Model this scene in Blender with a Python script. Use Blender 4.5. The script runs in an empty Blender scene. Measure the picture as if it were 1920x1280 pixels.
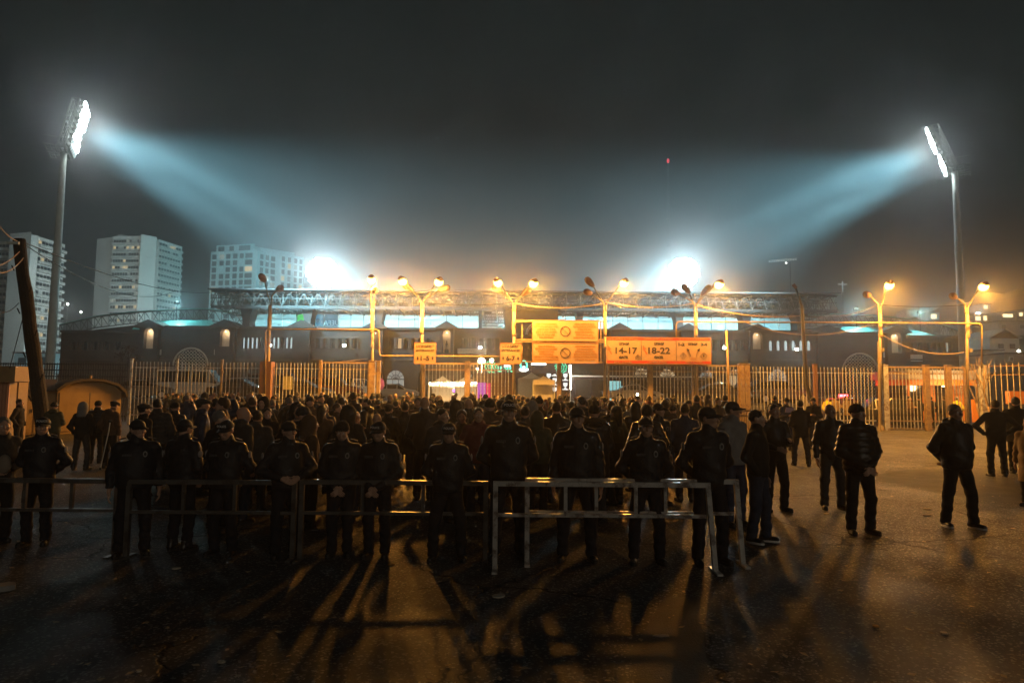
import bpy, bmesh, math, random
import numpy as np
from mathutils import Vector, Matrix, Euler, Quaternion
random.seed(7)
S = bpy.context.scene
COL = S.collection
R = math.radians
# ------------------------------------------------------------------ camera
FPX, CAMH = 1220.0, 1.93
PITCH, ROLL = 4.55, 0.45
cam = bpy.data.cameras.new('camera')
cam.sensor_width = 36.0
cam.lens = 36.0*FPX/1920.0
cam.clip_start, cam.clip_end = 0.1, 4000
CAM = bpy.data.objects.new('camera', cam); COL.objects.link(CAM)
CROT = Matrix.Rotation(R(90+PITCH), 3, 'X') @ Matrix.Rotation(R(ROLL), 3, 'Z')
CAM.matrix_world = Matrix.Translation((0, 0, CAMH)) @ CROT.to_4x4()
S.camera = CAM
def ray(px, py): return CROT @ Vector(((px-960)/FPX, (640-py)/FPX, -1.0))
def W(px, py, Y):                       # a place in the world seen at that spot, Y metres out
    d = ray(px, py); t = Y/d.y
    return Vector((d.x*t, Y, CAMH+d.z*t))
def WX(px, Y, py=700): return W(px, py, Y).x
def WZ(py, Y, px=960): return W(px, py, Y).z
def G(px, py):                          # the ground point seen there
    d = ray(px, py); t = -CAMH/d.z
    return Vector((d.x*t, d.y*t, 0.0))
# ------------------------------------------------------------------ night sky: low cloud over a lit town
wd = bpy.data.worlds.new('World'); S.world = wd; wd.use_nodes = True
nt = wd.node_tree; nt.nodes.clear()
out = nt.nodes.new('ShaderNodeOutputWorld')
sky = nt.nodes.new('ShaderNodeTexSky'); sky.sky_type = 'NISHITA'; sky.sun_disc = False
sky.sun_elevation = R(-4.0); sky.sun_rotation = R(200)
bg1 = nt.nodes.new('ShaderNodeBackground'); bg1.inputs[1].default_value = 0.02
nt.links.new(sky.outputs[0], bg1.inputs[0])
tc = nt.nodes.new('ShaderNodeTexCoord'); sx = nt.nodes.new('ShaderNodeSeparateXYZ')
nt.links.new(tc.outputs['Generated'], sx.inputs[0])
rp = nt.nodes.new('ShaderNodeValToRGB')
rp.color_ramp.elements[0].position = 0.0; rp.color_ramp.elements[0].color = (0.024, 0.032, 0.031, 1)
rp.color_ramp.elements[1].position = 0.75; rp.color_ramp.elements[1].color = (0.008, 0.0115, 0.0105, 1)
nt.links.new(sx.outputs[2], rp.inputs[0])
bg2 = nt.nodes.new('ShaderNodeBackground'); bg2.inputs[1].default_value = 0.5
nt.links.new(rp.outputs[0], bg2.inputs[0])
ad = nt.nodes.new('ShaderNodeAddShader')
nt.links.new(bg1.outputs[0], ad.inputs[0]); nt.links.new(bg2.outputs[0], ad.inputs[1])
nt.links.new(ad.outputs[0], out.inputs[0])
# ------------------------------------------------------------------ exposure and renderer
S.view_settings.view_transform = 'Standard'; S.view_settings.look = 'None'
S.view_settings.gamma = 1.0; S.view_settings.exposure = 0.0
S.view_settings.use_curve_mapping = False
cy = S.cycles
cy.max_bounces = 5; cy.diffuse_bounces = 2; cy.glossy_bounces = 2; cy.transmission_bounces = 3
cy.transparent_max_bounces = 12; cy.volume_bounces = 0
cy.sample_clamp_indirect = 2.0; cy.use_denoising = True
cy.caustics_reflective = False; cy.caustics_refractive = False
sun_l = bpy.data.lights.new('sun', 'SUN'); sun_l.energy = 0.20; sun_l.angle = R(15); sun_l.color = (1.0, .86, .66)
sun_o = bpy.data.objects.new('sun', sun_l); COL.objects.link(sun_o)      # faint night light, from behind the camera's right shoulder
sun_o.rotation_euler = Vector((-.45, .87, -.20)).to_track_quat('-Z', 'Y').to_euler()
# light levels
E_SODIUM, E_BEAM_NEAR, E_BEAM_FAR, E_SPILL = 4600.0, 5000000.0, 700000.0, 2400.0
HAZE_DENSITY, HAZE_ANISO = 0.0007, 0.05
HAZE_DENSITY_FORWARD, HAZE_ANISO_FORWARD = 0.0009, 0.93
C_SODIUM, C_FLOOD, C_SPILL = (1.0, 0.41, 0.06), (0.37, 0.84, 1.0), (0.85, 1.0, 0.95)
# ------------------------------------------------------------------ helpers
def lamp(name, kind, loc, energy, color, radius=0.15, parent=None, target=None, size=40, blend=0.5):
    l = bpy.data.lights.new(name, kind); l.energy = energy; l.color = color; l.shadow_soft_size = radius
    o = bpy.data.objects.new(name, l); COL.objects.link(o)
    loc = Vector(loc)
    if kind == 'SPOT':
        l.spot_size = R(size); l.spot_blend = blend
        o.rotation_euler = (Vector(target)-loc).to_track_quat('-Z', 'Y').to_euler()
    o.location = loc - (base_of(parent) if parent else Vector())
    if parent: o.parent = parent
    return o
def base_of(o):
    v = Vector()
    while o is not None:
        v = v + o.location; o = o.parent
    return v
MATS = {}
def M(name, c=(.5, .5, .5), r=.7, metal=0., var=.18, scale=6., bump=0., bscale=40., spec=.4, emit=None, es=1., dirt=None, dscale=1.5):
    if name in MATS: return MATS[name]
    m = bpy.data.materials.new(name); m.use_nodes = True; t = m.node_tree; b = t.nodes['Principled BSDF']
    b.inputs['Base Color'].default_value = (*c, 1); b.inputs['Roughness'].default_value = r
    b.inputs['Metallic'].default_value = metal; b.inputs['Specular IOR Level'].default_value = spec
    if emit:
        b.inputs['Emission Color'].default_value = (*emit, 1); b.inputs['Emission Strength'].default_value = es
        m.cycles.emission_sampling = 'NONE'
    if var or bump or dirt:
        co = t.nodes.new('ShaderNodeTexCoord')
        if var:
            n = t.nodes.new('ShaderNodeTexNoise'); n.inputs['Scale'].default_value = scale; n.inputs['Detail'].default_value = 5
            t.links.new(co.outputs['Object'], n.inputs['Vector'])
            h = t.nodes.new('ShaderNodeMapRange'); h.inputs[1].default_value = .25; h.inputs[2].default_value = .75
            h.inputs[3].default_value = 1-var; h.inputs[4].default_value = 1+var
            t.links.new(n.outputs[0], h.inputs[0])
            mx = t.nodes.new('ShaderNodeMix'); mx.data_type = 'RGBA'; mx.blend_type = 'MULTIPLY'; mx.inputs[0].default_value = 1
            mx.inputs[6].default_value = (*c, 1); t.links.new(h.outputs[0], mx.inputs[7])
            last = mx.outputs[2]
            if dirt:
                n2 = t.nodes.new('ShaderNodeTexNoise'); n2.inputs['Scale'].default_value = dscale; n2.inputs['Detail'].default_value = 8
                n2.inputs['Roughness'].default_value = .7
                t.links.new(co.outputs['Object'], n2.inputs['Vector'])
                rr = t.nodes.new('ShaderNodeValToRGB'); rr.color_ramp.elements[0].position = .48; rr.color_ramp.elements[1].position = .62
                t.links.new(n2.outputs[0], rr.inputs[0])
                m2 = t.nodes.new('ShaderNodeMix'); m2.data_type = 'RGBA'
                t.links.new(rr.outputs[0], m2.inputs[0]); t.links.new(last, m2.inputs[6]); m2.inputs[7].default_value = (*dirt, 1)
                last = m2.outputs[2]
            t.links.new(last, b.inputs['Base Color'])
        if bump:
            n3 = t.nodes.new('ShaderNodeTexNoise'); n3.inputs['Scale'].default_value = bscale; n3.inputs['Detail'].default_value = 4
            t.links.new(co.outputs['Object'], n3.inputs['Vector'])
            bp = t.nodes.new('ShaderNodeBump'); bp.inputs['Strength'].default_value = bump; bp.inputs['Distance'].default_value = .02
            t.links.new(n3.outputs[0], bp.inputs['Height']); t.links.new(bp.outputs[0], b.inputs['Normal'])
    MATS[name] = m
    return m
def emis(name, c, s):
    return M(name, (0.02, 0.02, 0.02), var=0, emit=c, es=s)
class MB:
    def __init__(s): s.v = []; s.f = []
    def add(s, vs, fs):
        n = len(s.v); s.v += [tuple(v) for v in vs]; s.f += [tuple(i+n for i in f) for f in fs]; return s
    def box(s, c, d, rz=0., rot=None):
        hx, hy, hz = d[0]/2, d[1]/2, d[2]/2
        vs = [Vector((x, y, z)) for z in (-hz, hz) for x, y in ((-hx, -hy), (hx, -hy), (hx, hy), (-hx, hy))]
        m = rot if rot is not None else (Matrix.Rotation(rz, 3, 'Z') if rz else None)
        if m is not None: vs = [m @ v for v in vs]
        c = Vector(c)
        return s.add([v+c for v in vs], [(0, 3, 2, 1), (4, 5, 6, 7), (0, 1, 5, 4), (1, 2, 6, 5), (2, 3, 7, 6), (3, 0, 4, 7)])
    def bx(s, x0, x1, y0, y1, z0, z1):
        return s.box(((x0+x1)/2, (y0+y1)/2, (z0+z1)/2), (abs(x1-x0), abs(y1-y0), abs(z1-z0)))
    def bar(s, a, b, w, d=None):
        a, b = Vector(a), Vector(b); d = d or w; ax = (b-a)
        if ax.length < 1e-6: return s
        q = ax.to_track_quat('Z', 'Y').to_matrix()
        return s.box((a+b)/2, (w, d, ax.length), rot=q)
    def tube(s, pts, r, n=8, cap=True):
        pts = [Vector(p) for p in pts]; rs = r if isinstance(r, (list, tuple)) else [r]*len(pts)
        rings = []; up = None
        for i, p in enumerate(pts):
            t = (pts[min(i+1, len(pts)-1)]-pts[max(i-1, 0)]).normalized()
            if up is None:
                up = t.orthogonal().normalized()
            else:
                up = (up - t*up.dot(t)); up = up.normalized() if up.length > 1e-6 else t.orthogonal().normalized()
            w = t.cross(up)
            rings.append([p+(up*math.cos(2*math.pi*k/n)+w*math.sin(2*math.pi*k/n))*rs[i] for k in range(n)])
        vs = [v for rg in rings for v in rg]; fs = []
        for i in range(len(pts)-1):
            for k in range(n):
                k2 = (k+1) % n
                fs.append((i*n+k, i*n+k2, (i+1)*n+k2, (i+1)*n+k))
        if cap:
            fs.append(tuple(range(n-1, -1, -1))); fs.append(tuple((len(pts)-1)*n+k for k in range(n)))
        return s.add(vs, fs)
    def prism(s, poly, y0, y1):          # poly of (x, z), extruded along y
        n = len(poly)
        vs = [(x, y0, z) for x, z in poly]+[(x, y1, z) for x, z in poly]
        fs = [tuple(range(n)), tuple(range(2*n-1, n-1, -1))]+[(i, i+n, (i+1) % n+n, (i+1) % n) for i in range(n)]
        return s.add(vs, fs)
    def slab(s, poly, z0, z1):           # poly of (x, y), extruded up
        n = len(poly)
        vs = [(x, y, z0) for x, y in poly]+[(x, y, z1) for x, y in poly]
        fs = [tuple(range(n-1, -1, -1)), tuple(range(n, 2*n))]+[(i, (i+1) % n, (i+1) % n+n, i+n) for i in range(n)]
        return s.add(vs, fs)
    def ell(s, c, r, nu=12, nv=8, rot=None):
        vs = []; fs = []; c = Vector(c)
        for j in range(nv+1):
            th = math.pi*j/nv
            for i in range(nu):
                ph = 2*math.pi*i/nu
                v = Vector((r[0]*math.sin(th)*math.cos(ph), r[1]*math.sin(th)*math.sin(ph), r[2]*math.cos(th)))
                vs.append((rot @ v if rot is not None else v)+c)
        for j in range(nv):
            for i in range(nu):
                fs.append((j*nu+i, (j+1)*nu+i, (j+1)*nu+(i+1) % nu, j*nu+(i+1) % nu))
        return s.add(vs, fs)
    def wall(s, x0, x1, z0, z1, y0, y1, holes):
        """upright wall between y0 (front) and y1 with openings cut through; holes: lists of (x, z)"""
        bm = bmesh.new(); ed = []
        for lp in [[(x0, z0), (x1, z0), (x1, z1), (x0, z1)]]+holes:
            vv = [bm.verts.new((x, y0, z)) for x, z in lp]
            ed += [bm.edges.new((vv[i], vv[(i+1) % len(vv)])) for i in range(len(vv))]
        r = bmesh.ops.triangle_fill(bm, use_beauty=True, use_dissolve=False, edges=ed)
        fs = [f for f in bm.faces]
        g = bmesh.ops.extrude_face_region(bm, geom=fs)
        bmesh.ops.translate(bm, vec=(0, y1-y0, 0), verts=[v for v in g['geom'] if isinstance(v, bmesh.types.BMVert)])
        bmesh.ops.recalc_face_normals(bm, faces=bm.faces[:])
        bm.verts.index_update()
        s.add([v.co[:] for v in bm.verts], [tuple(v.index for v in f.verts) for f in bm.faces]); bm.free()
        return s
    def mesh(s, name, base=None, smooth=False, mat=None):
        me = bpy.data.meshes.new(name)
        vs = s.v if base is None else [(v[0]-base.x, v[1]-base.y, v[2]-base.z) for v in s.v]
        me.from_pydata(vs, [], s.f); me.update()
        if smooth: me.polygons.foreach_set('use_smooth', [True]*len(me.polygons))
        if mat is not None: me.materials.append(mat)
        return me
    def build(s, name, mat, parent=None, smooth=False, kind=None):
        o = bpy.data.objects.new(name, s.mesh(name, base_of(parent) if parent else None, smooth, mat))
        COL.objects.link(o)
        if parent: o.parent = parent
        if kind: o['kind'] = kind
        return o
    def thing(s, name, mat, label, cat, group=None, base=None, smooth=False):
        b = Vector(base) if base is not None else Vector((sum(v[0] for v in s.v)/len(s.v), sum(v[1] for v in s.v)/len(s.v), min(v[2] for v in s.v)))
        o = bpy.data.objects.new(name, s.mesh(name, b, smooth, mat)); COL.objects.link(o); o.location = b
        return tag(o, label, cat, group)
def tag(o, label, cat, group=None):
    o['label'] = label; o['category'] = cat
    if group: o['group'] = group
    return o
def thing(name, label, cat, loc=(0, 0, 0), group=None):
    o = bpy.data.objects.new(name, None); COL.objects.link(o); o.location = Vector(loc); o.empty_display_size = .2
    return tag(o, label, cat, group)
def inst(src_mesh, name, parent, loc, rz=0., mat=None):      # a piece that shares its mesh; loc in world
    o = bpy.data.objects.new(name, src_mesh); COL.objects.link(o)
    o.parent = parent; o.location = Vector(loc)-(base_of(parent) if parent else Vector())
    if rz: o.rotation_euler = (0, 0, rz)
    if mat is not None:
        o.material_slots[0].link = 'OBJECT'; o.material_slots[0].material = mat
    return o
def arch(xc, w, zb, zt, n=10, pointed=False):     # outline of a round-headed opening
    r = w/2; zs = zt-(r*1.25 if pointed else r); pts = [(xc-r, zb), (xc+r, zb)]
    for i in range(n+1):
        a = math.pi*i/n
        pts.append((xc+r*math.cos(a), zs+(zt-zs)*math.sin(a)**(1.0 if not pointed else .8)))
    return pts
def rect(x0, x1, z0, z1): return [(x0, z0), (x1, z0), (x1, z1), (x0, z1)]
def text(body, size, c, mat, parent, name='lettering', width=None, mirror=False, ext=.004, weight=0., rot=0.):
    cu = bpy.data.curves.new('lettering', 'FONT'); cu.body = body; cu.size = size; cu.align_x = 'CENTER'; cu.align_y = 'CENTER'
    cu.resolution_u = 2; cu.extrude = ext; cu.offset = weight; cu.space_line = .95
    o = bpy.data.objects.new('lettering', cu); COL.objects.link(o)
    dg = bpy.context.evaluated_depsgraph_get(); me = bpy.data.meshes.new_from_object(o.evaluated_get(dg))
    bpy.data.objects.remove(o); bpy.data.curves.remove(cu)
    n = len(me.vertices); a = np.empty(n*3); me.vertices.foreach_get('co', a); a = a.reshape(-1, 3)
    if n == 0: return None
    a[:, 0] -= (a[:, 0].max()+a[:, 0].min())/2; a[:, 1] -= (a[:, 1].max()+a[:, 1].min())/2
    if width: a[:, 0] *= width/max(1e-6, a[:, 0].max()-a[:, 0].min())
    if mirror: a[:, 0] *= -1
    b = np.stack([a[:, 0], -a[:, 2], a[:, 1]], 1)
    me.vertices.foreach_set('co', b.ravel()); me.materials.clear(); me.materials.append(mat); me.update(); me.name = name
    o = bpy.data.objects.new(name, me); COL.objects.link(o)
    o.parent = parent; o.location = Vector(c)-base_of(parent)
    if rot: o.rotation_euler = (0, 0, rot)
    return o
# ------------------------------------------------------------------ ground
def ground_mat():
    m = bpy.data.materials.new('worn_asphalt'); m.use_nodes = True; t = m.node_tree; b = t.nodes['Principled BSDF']; L = t.links.new
    co = t.nodes.new('ShaderNodeTexCoord').outputs['Object']
    def noise(sc, det=6, ro=.6):
        n = t.nodes.new('ShaderNodeTexNoise'); n.inputs['Scale'].default_value = sc; n.inputs['Detail'].default_value = det
        n.inputs['Roughness'].default_value = ro; L(co, n.inputs['Vector']); return n
    def ramp(src, p0, c0, p1, c1):
        r = t.nodes.new('ShaderNodeValToRGB'); e = r.color_ramp.elements
        e[0].position = p0; e[0].color = (*c0, 1); e[1].position = p1; e[1].color = (*c1, 1); L(src, r.inputs[0]); return r.outputs[0]
    def mix(f, a, c, bt='MIX'):
        x = t.nodes.new('ShaderNodeMix'); x.data_type = 'RGBA'; x.blend_type = bt
        if isinstance(f, float): x.inputs[0].default_value = f
        else: L(f, x.inputs[0])
        for i, v in ((6, a), (7, c)):
            if isinstance(v, tuple): x.inputs[i].default_value = (*v, 1)
            else: L(v, x.inputs[i])
        return x.outputs[2]
    def math_(op, a, c=None):
        x = t.nodes.new('ShaderNodeMath'); x.operation = op
        for i, v in ((0, a), (1, c)):
            if v is None: continue
            if isinstance(v, float): x.inputs[i].default_value = v
            else: L(v, x.inputs[i])
        return x.outputs[0]
    base = ramp(noise(.35, 8).outputs[0], .35, (.038, .038, .038), .7, (.070, .069, .068))
    patch = ramp(noise(.11, 3, .4).outputs[0], .52, (0, 0, 0), .56, (1, 1, 1))
    c = mix(patch, base, (.028, .028, .029))
    v = t.nodes.new('ShaderNodeTexVoronoi'); v.inputs['Scale'].default_value = 55; L(co, v.inputs['Vector'])
    agg = t.nodes.new('ShaderNodeSeparateColor'); L(v.outputs['Color'], agg.inputs[0])
    stone = ramp(agg.outputs[0], .80, (0, 0, 0), .95, (1, 1, 1))
    c = mix(stone, c, (.22, .215, .21))
    # cracks: warped cell borders, broken up by a slow noise
    wn = noise(1.1, 5); wv = t.nodes.new('ShaderNodeVectorMath'); wv.operation = 'MULTIPLY_ADD'
    L(wn.outputs['Color'], wv.inputs[0]); wv.inputs[1].default_value = (.9, .9, .9); L(co, wv.inputs[2])
    cr = t.nodes.new('ShaderNodeTexVoronoi'); cr.feature = 'DISTANCE_TO_EDGE'; cr.inputs['Scale'].default_value = .42; L(wv.outputs[0], cr.inputs['Vector'])
    line = ramp(cr.outputs['Distance'], .004, (1, 1, 1), .012, (0, 0, 0))
    msk = ramp(noise(.25, 4).outputs[0], .46, (0, 0, 0), .56, (1, 1, 1))
    crack = math_('MULTIPLY', line, msk)
    c = mix(crack, c, (.012, .010, .009))
    oil = ramp(noise(.55, 5, .7).outputs[0], .60, (0, 0, 0), .70, (1, 1, 1))
    c = mix(oil, c, (.03, .026, .023))
    L(c, b.inputs['Base Color'])
    ro = ramp(noise(.8, 6, .7).outputs[0], .3, (.46, .46, .46), .7, (.74, .74, .74))
    L(ro, b.inputs['Roughness']); b.inputs['Specular IOR Level'].default_value = .12
    hh = math_('ADD', math_('MULTIPLY', noise(140, 3).outputs[0], .35), math_('MULTIPLY', agg.outputs[1], .55))
    hh = math_('SUBTRACT', hh, math_('MULTIPLY', crack, 2.5))
    hh = math_('ADD', hh, math_('MULTIPLY', noise(3.0, 6).outputs[0], 1.6))
    bp = t.nodes.new('ShaderNodeBump'); bp.inputs['Strength'].default_value = .75; bp.inputs['Distance'].default_value = .012
    L(hh, bp.inputs['Height']); L(bp.outputs[0], b.inputs['Normal'])
    return m
g = MB(); nx, ny = 60, 60
g.add([(-430, -40, 0), (430, -40, 0), (430, 440, 0), (-430, 440, 0)], [(0, 1, 2, 3)])
g.build('ground', ground_mat())['kind'] = 'structure'
pk = MB(); pk.prism([(43.2, .006), (46, 1.3), (99.0, 1.3), (99.0, .006)], -24, 90)
pk.v = [(-y if False else y, x, z) for x, y, z in pk.v]; pk.v = [(x*1.0-66, y, z) for x, y, z in pk.v]; pk.build('car_park', bpy.data.materials['worn_asphalt'])['kind'] = 'structure'
def patch(pts, c, rough, nm='asphalt_patch_or_sheen'):
    P = [G(*p) for p in pts]; mb = MB(); n = len(P); mb.add([(p.x, p.y, .0045) for p in P], [tuple(range(n))]); o = mb.build(nm, M('patched_or_sheen_asphalt_%d' % int(c*1000), (c, c, c*.98), r=rough, var=.3, scale=2.5, bump=.6, bscale=70, spec=.15), None); o['kind'] = 'structure'
patch(((1625, 893), (1700, 880), (1925, 880), (1925, 945), (1850, 938), (1760, 925)), .075, .7); patch(((1180, 1230), (1245, 1120), (1310, 1118), (1330, 1280), (1200, 1285)), .060, .6)  # second polygon is a paler streak painted for floodlight sheen on the asphalt
# ------------------------------------------------------------------ haze
hz = MB().bx(-432, 432, -42, 442, -1.0, 142).build('haze', None); hz['kind'] = 'stuff'
hm = bpy.data.materials.new('night_haze'); hm.use_nodes = True; t = hm.node_tree; t.nodes.clear()
ho = t.nodes.new('ShaderNodeOutputMaterial'); pv = t.nodes.new('ShaderNodeVolumePrincipled')
pv.inputs['Color'].default_value = (.95, .97, 1, 1); pv.inputs['Density'].default_value = HAZE_DENSITY; pv.inputs['Anisotropy'].default_value = HAZE_ANISO
pf = t.nodes.new('ShaderNodeVolumePrincipled'); pf.inputs['Color'].default_value = (.95, .97, 1, 1)
pf.inputs['Density'].default_value = HAZE_DENSITY_FORWARD; pf.inputs['Anisotropy'].default_value = HAZE_ANISO_FORWARD
va = t.nodes.new('ShaderNodeAddShader'); t.links.new(pv.outputs[0], va.inputs[0]); t.links.new(pf.outputs[0], va.inputs[1])
t.links.new(va.outputs[0], ho.inputs['Volume']); hz.data.materials.clear(); hz.data.materials.append(hm)
# ------------------------------------------------------------------ the hillside at the right, far trees at the left
m_hill = M('hill_scrub', (.045, .042, .032), r=.95, var=.5, scale=.08, bump=.6, bscale=.6)
hl = MB(); n = 26; prof = []
for i in range(n+1):
    px = 1660+i*14; f = i/n
    top = W(px, 602-56*min(1, f*1.7)+5*math.sin(i*1.3), 330)
    prof.append((WX(px, 190), WX(px, 260), top.x, WZ(672-10*f, 190, px), WZ(640-45*min(1, f*1.6), 260, px), top.z))
vs = []
for a, b_, c_, za, zb, zc in prof: vs += [(a, 170, -.5), (a, 190, za*.6), (b_, 260, zb), (c_, 330, zc), (c_*1.1, 420, -.5)]
fs = [(i*5+k, (i+1)*5+k, (i+1)*5+k+1, i*5+k+1) for i in range(n) for k in range(4)]
o = hl.add(vs, fs).build('hills', m_hill, smooth=True); o['kind'] = 'structure'
# ------------------------------------------------------------------ stadium
SY = 100.0
def sw(px, py, Y=SY): return W(px, py, Y)
def sxx(px, Y=SY): return WX(px, Y, 660)
m_tuff = M('dark_tuff_stone', (.062, .047, .043), r=.85, var=.25, scale=.7, bump=.3, bscale=3)
m_tuff2 = M('dark_tuff_trim', (.085, .066, .06), r=.8, var=.2, scale=1, bump=.2)
m_nichestone = M('pale_niche_plaster', (.55, .47, .36), r=.8, var=.08, scale=1)
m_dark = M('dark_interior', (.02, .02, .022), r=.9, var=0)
m_glassdim = M('dim_window_glass', (.05, .055, .06), r=.15, var=.1, spec=.6)
m_lit = emis('lit_window_pale', (.75, .95, 1.0), .55)
m_litwarm = emis('lit_window_warm', (1.0, .72, .40), .55)
m_litwhite = emis('lit_window_white', (.95, 1.0, .9), .30)
m_teal = M('teal_roof_sheet', (.13, .55, .52), r=.45, var=.1, scale=.4, metal=.0, spec=.5)
m_steel = M('roof_truss_steel', (.20, .20, .185), r=.55, var=.12, scale=2)
m_steeldark = M('weathered_canopy_steel', (.09, .08, .078), r=.7, var=.2, scale=2)
m_white = M('white_paint', (.72, .72, .68), r=.5, var=.08)
z_c = sw(700, 618).z                      # cornice height
stad = thing('stadium', 'dark stone football stadium with arched windows and a long lattice roof', 'stadium', (0, SY, 0))
def seg(a, b, holes, ztop=None, y0=SY, back=True):
    zt = z_c if ztop is None else ztop
    MB().wall(sxx(a), sxx(b), 0, zt, y0, y0+.8, holes).build('wall', m_tuff, stad)
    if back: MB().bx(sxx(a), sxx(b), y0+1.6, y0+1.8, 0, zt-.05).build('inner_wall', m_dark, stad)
    MB().bx(sxx(a)-.0, sxx(b), y0-.32, y0+.9, zt+.003, zt+.38).build('cornice', m_tuff2, stad)
    MB().bx(sxx(a), sxx(b), y0-.14, y0-.003, sw((a+b)/2, 676).z, sw((a+b)/2, 673).z).build('string_course', m_tuff2, stad)
def hole(px, wpx, yb, yt, pointed=False, n=10):
    c = sxx(px); return arch(c, wpx*SY/FPX, sw(px, yb).z, sw(px, yt).z, n, pointed)
def pane(px, wpx, yb, yt, mat, name='window', y=SY+.5):
    c = sxx(px); w = wpx*SY/FPX/2
    o = MB().bx(c-w, c+w, y, y+.05, sw(px, yb).z, sw(px, yt).z).build(name, mat, stad); return o
def arches(xs, wpx, yb, yt, lit, pointed=False):
    hs = []
    for i, px in enumerate(xs):
        hs.append(hole(px, wpx, yb, yt, pointed, 7))
        pane(px, wpx+.8, yb, yt, lit(i))
    return hs
def rects(xs, wpx, yb, yt, lit):
    hs = []
    for i, px in enumerate(xs):
        c = sxx(px); w = wpx*SY/FPX/2
        hs.append(rect(c-w, c+w, sw(px, yb).z, sw(px, yt).z)); pane(px, wpx+.6, yb, yt, lit(i))
        for sgn in (-1, 1):
            x = c+sgn*(w+.16); MB().tube([(x, SY-.16, sw(px, yb).z), (x, SY-.16, sw(px, yt).z)], .11, 8).build('column', m_tuff2, stad)
    return hs
def ground_arch(px, wpx, yt, mat, fan=True):
    c = sxx(px); h = hole(px, wpx, 742, yt, False, 10)
    pane(px, wpx+1, 740, yt, mat, 'arched_window', SY+.55)
    z0, zs, r = 0, sw(px, yt).z-wpx*SY/FPX/2, wpx*SY/FPX/2
    fr = MB().bx(c-r, c+r, SY+.38, SY+.5, zs-.08, zs+.08)
    for k in range(1, 6 if fan else 3):
        a = math.pi*k/(6 if fan else 3); fr.bar((c, SY+.44, zs), (c+r*math.cos(a), SY+.44, zs+r*math.sin(a)), .09)
    for k in (-.33, .33): fr.bar((c+k*r, SY+.44, 0), (c+k*r, SY+.44, zs), .09)
    if fan: fr.tube([(c+r*.5*math.cos(math.pi*k/10), SY+.44, zs+r*.5*math.sin(math.pi*k/10)) for k in range(11)], .05, 5)
    fr.build('window_frame', m_tuff2, stad)
    return h
def dk(i): return m_glassdim
# segments from the left
seg(113, 260, rects([140, 160, 180, 200, 222], 8, 656, 640, lambda i: m_glassdim), ztop=sw(180, 624).z, y0=SY+.004)
seg(260, 440, [hole(360, 62, 742, 654, False, 16)])
seg(440, 567, arches([447.5+8.1*i for i in range(1, 13)], 5.2, 653, 632, lambda i: m_lit if i % 5 != 4 else m_glassdim, True)+[ground_arch(500, 30, 700, m_glassdim)])
seg(567, 705, rects([596+14*i for i in range(6)], 7, 653, 634, lambda i: m_glassdim)+[ground_arch(640, 30, 700, m_glassdim)])
seg(705, 838, rects([735+13.5*i for i in range(6)], 7, 653, 634, lambda i: m_litwarm if i in (1,) else m_glassdim)+[ground_arch(742, 33, 694, m_litwhite), ground_arch(800, 32, 692, m_glassdim)])
seg(838, 950, rects([872+15*i for i in range(5)], 7, 655, 634, dk)+[ground_arch(880, 30, 694, m_glassdim)])
seg(1040, 1160, rects([1060+15*i for i in range(6)], 7, 655, 634, dk)+[ground_arch(1100, 30, 694, m_glassdim)])
seg(1160, 1288, rects([1182+14*i for i in range(6)], 7, 655, 636, dk)+[ground_arch(1203, 26, 690, m_litwarm), ground_arch(1252, 30, 692, m_litwarm)])
seg(1288, 1417, rects([1322+14*i for i in range(6)], 7, 657, 637, dk)+[ground_arch(1325, 26, 694, m_litwhite), ground_arch(1378, 22, 692, m_litwarm)])
seg(1417, 1532, arches([1446+14.3*i for i in range(6)], 7.5, 657, 638, lambda i: m_lit)+[ground_arch(1458, 36, 692, m_litwhite)])
seg(1532, 1700, [hole(1610, 62, 744, 664, False, 16)], ztop=sw(1600, 627).z)
seg(1700, 1802, rects([1712, 1724, 1742, 1760, 1778], 8, 660, 642, lambda i: m_litwhite if i == 4 else m_glassdim), ztop=sw(1750, 634).z, y0=SY+.004)
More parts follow.
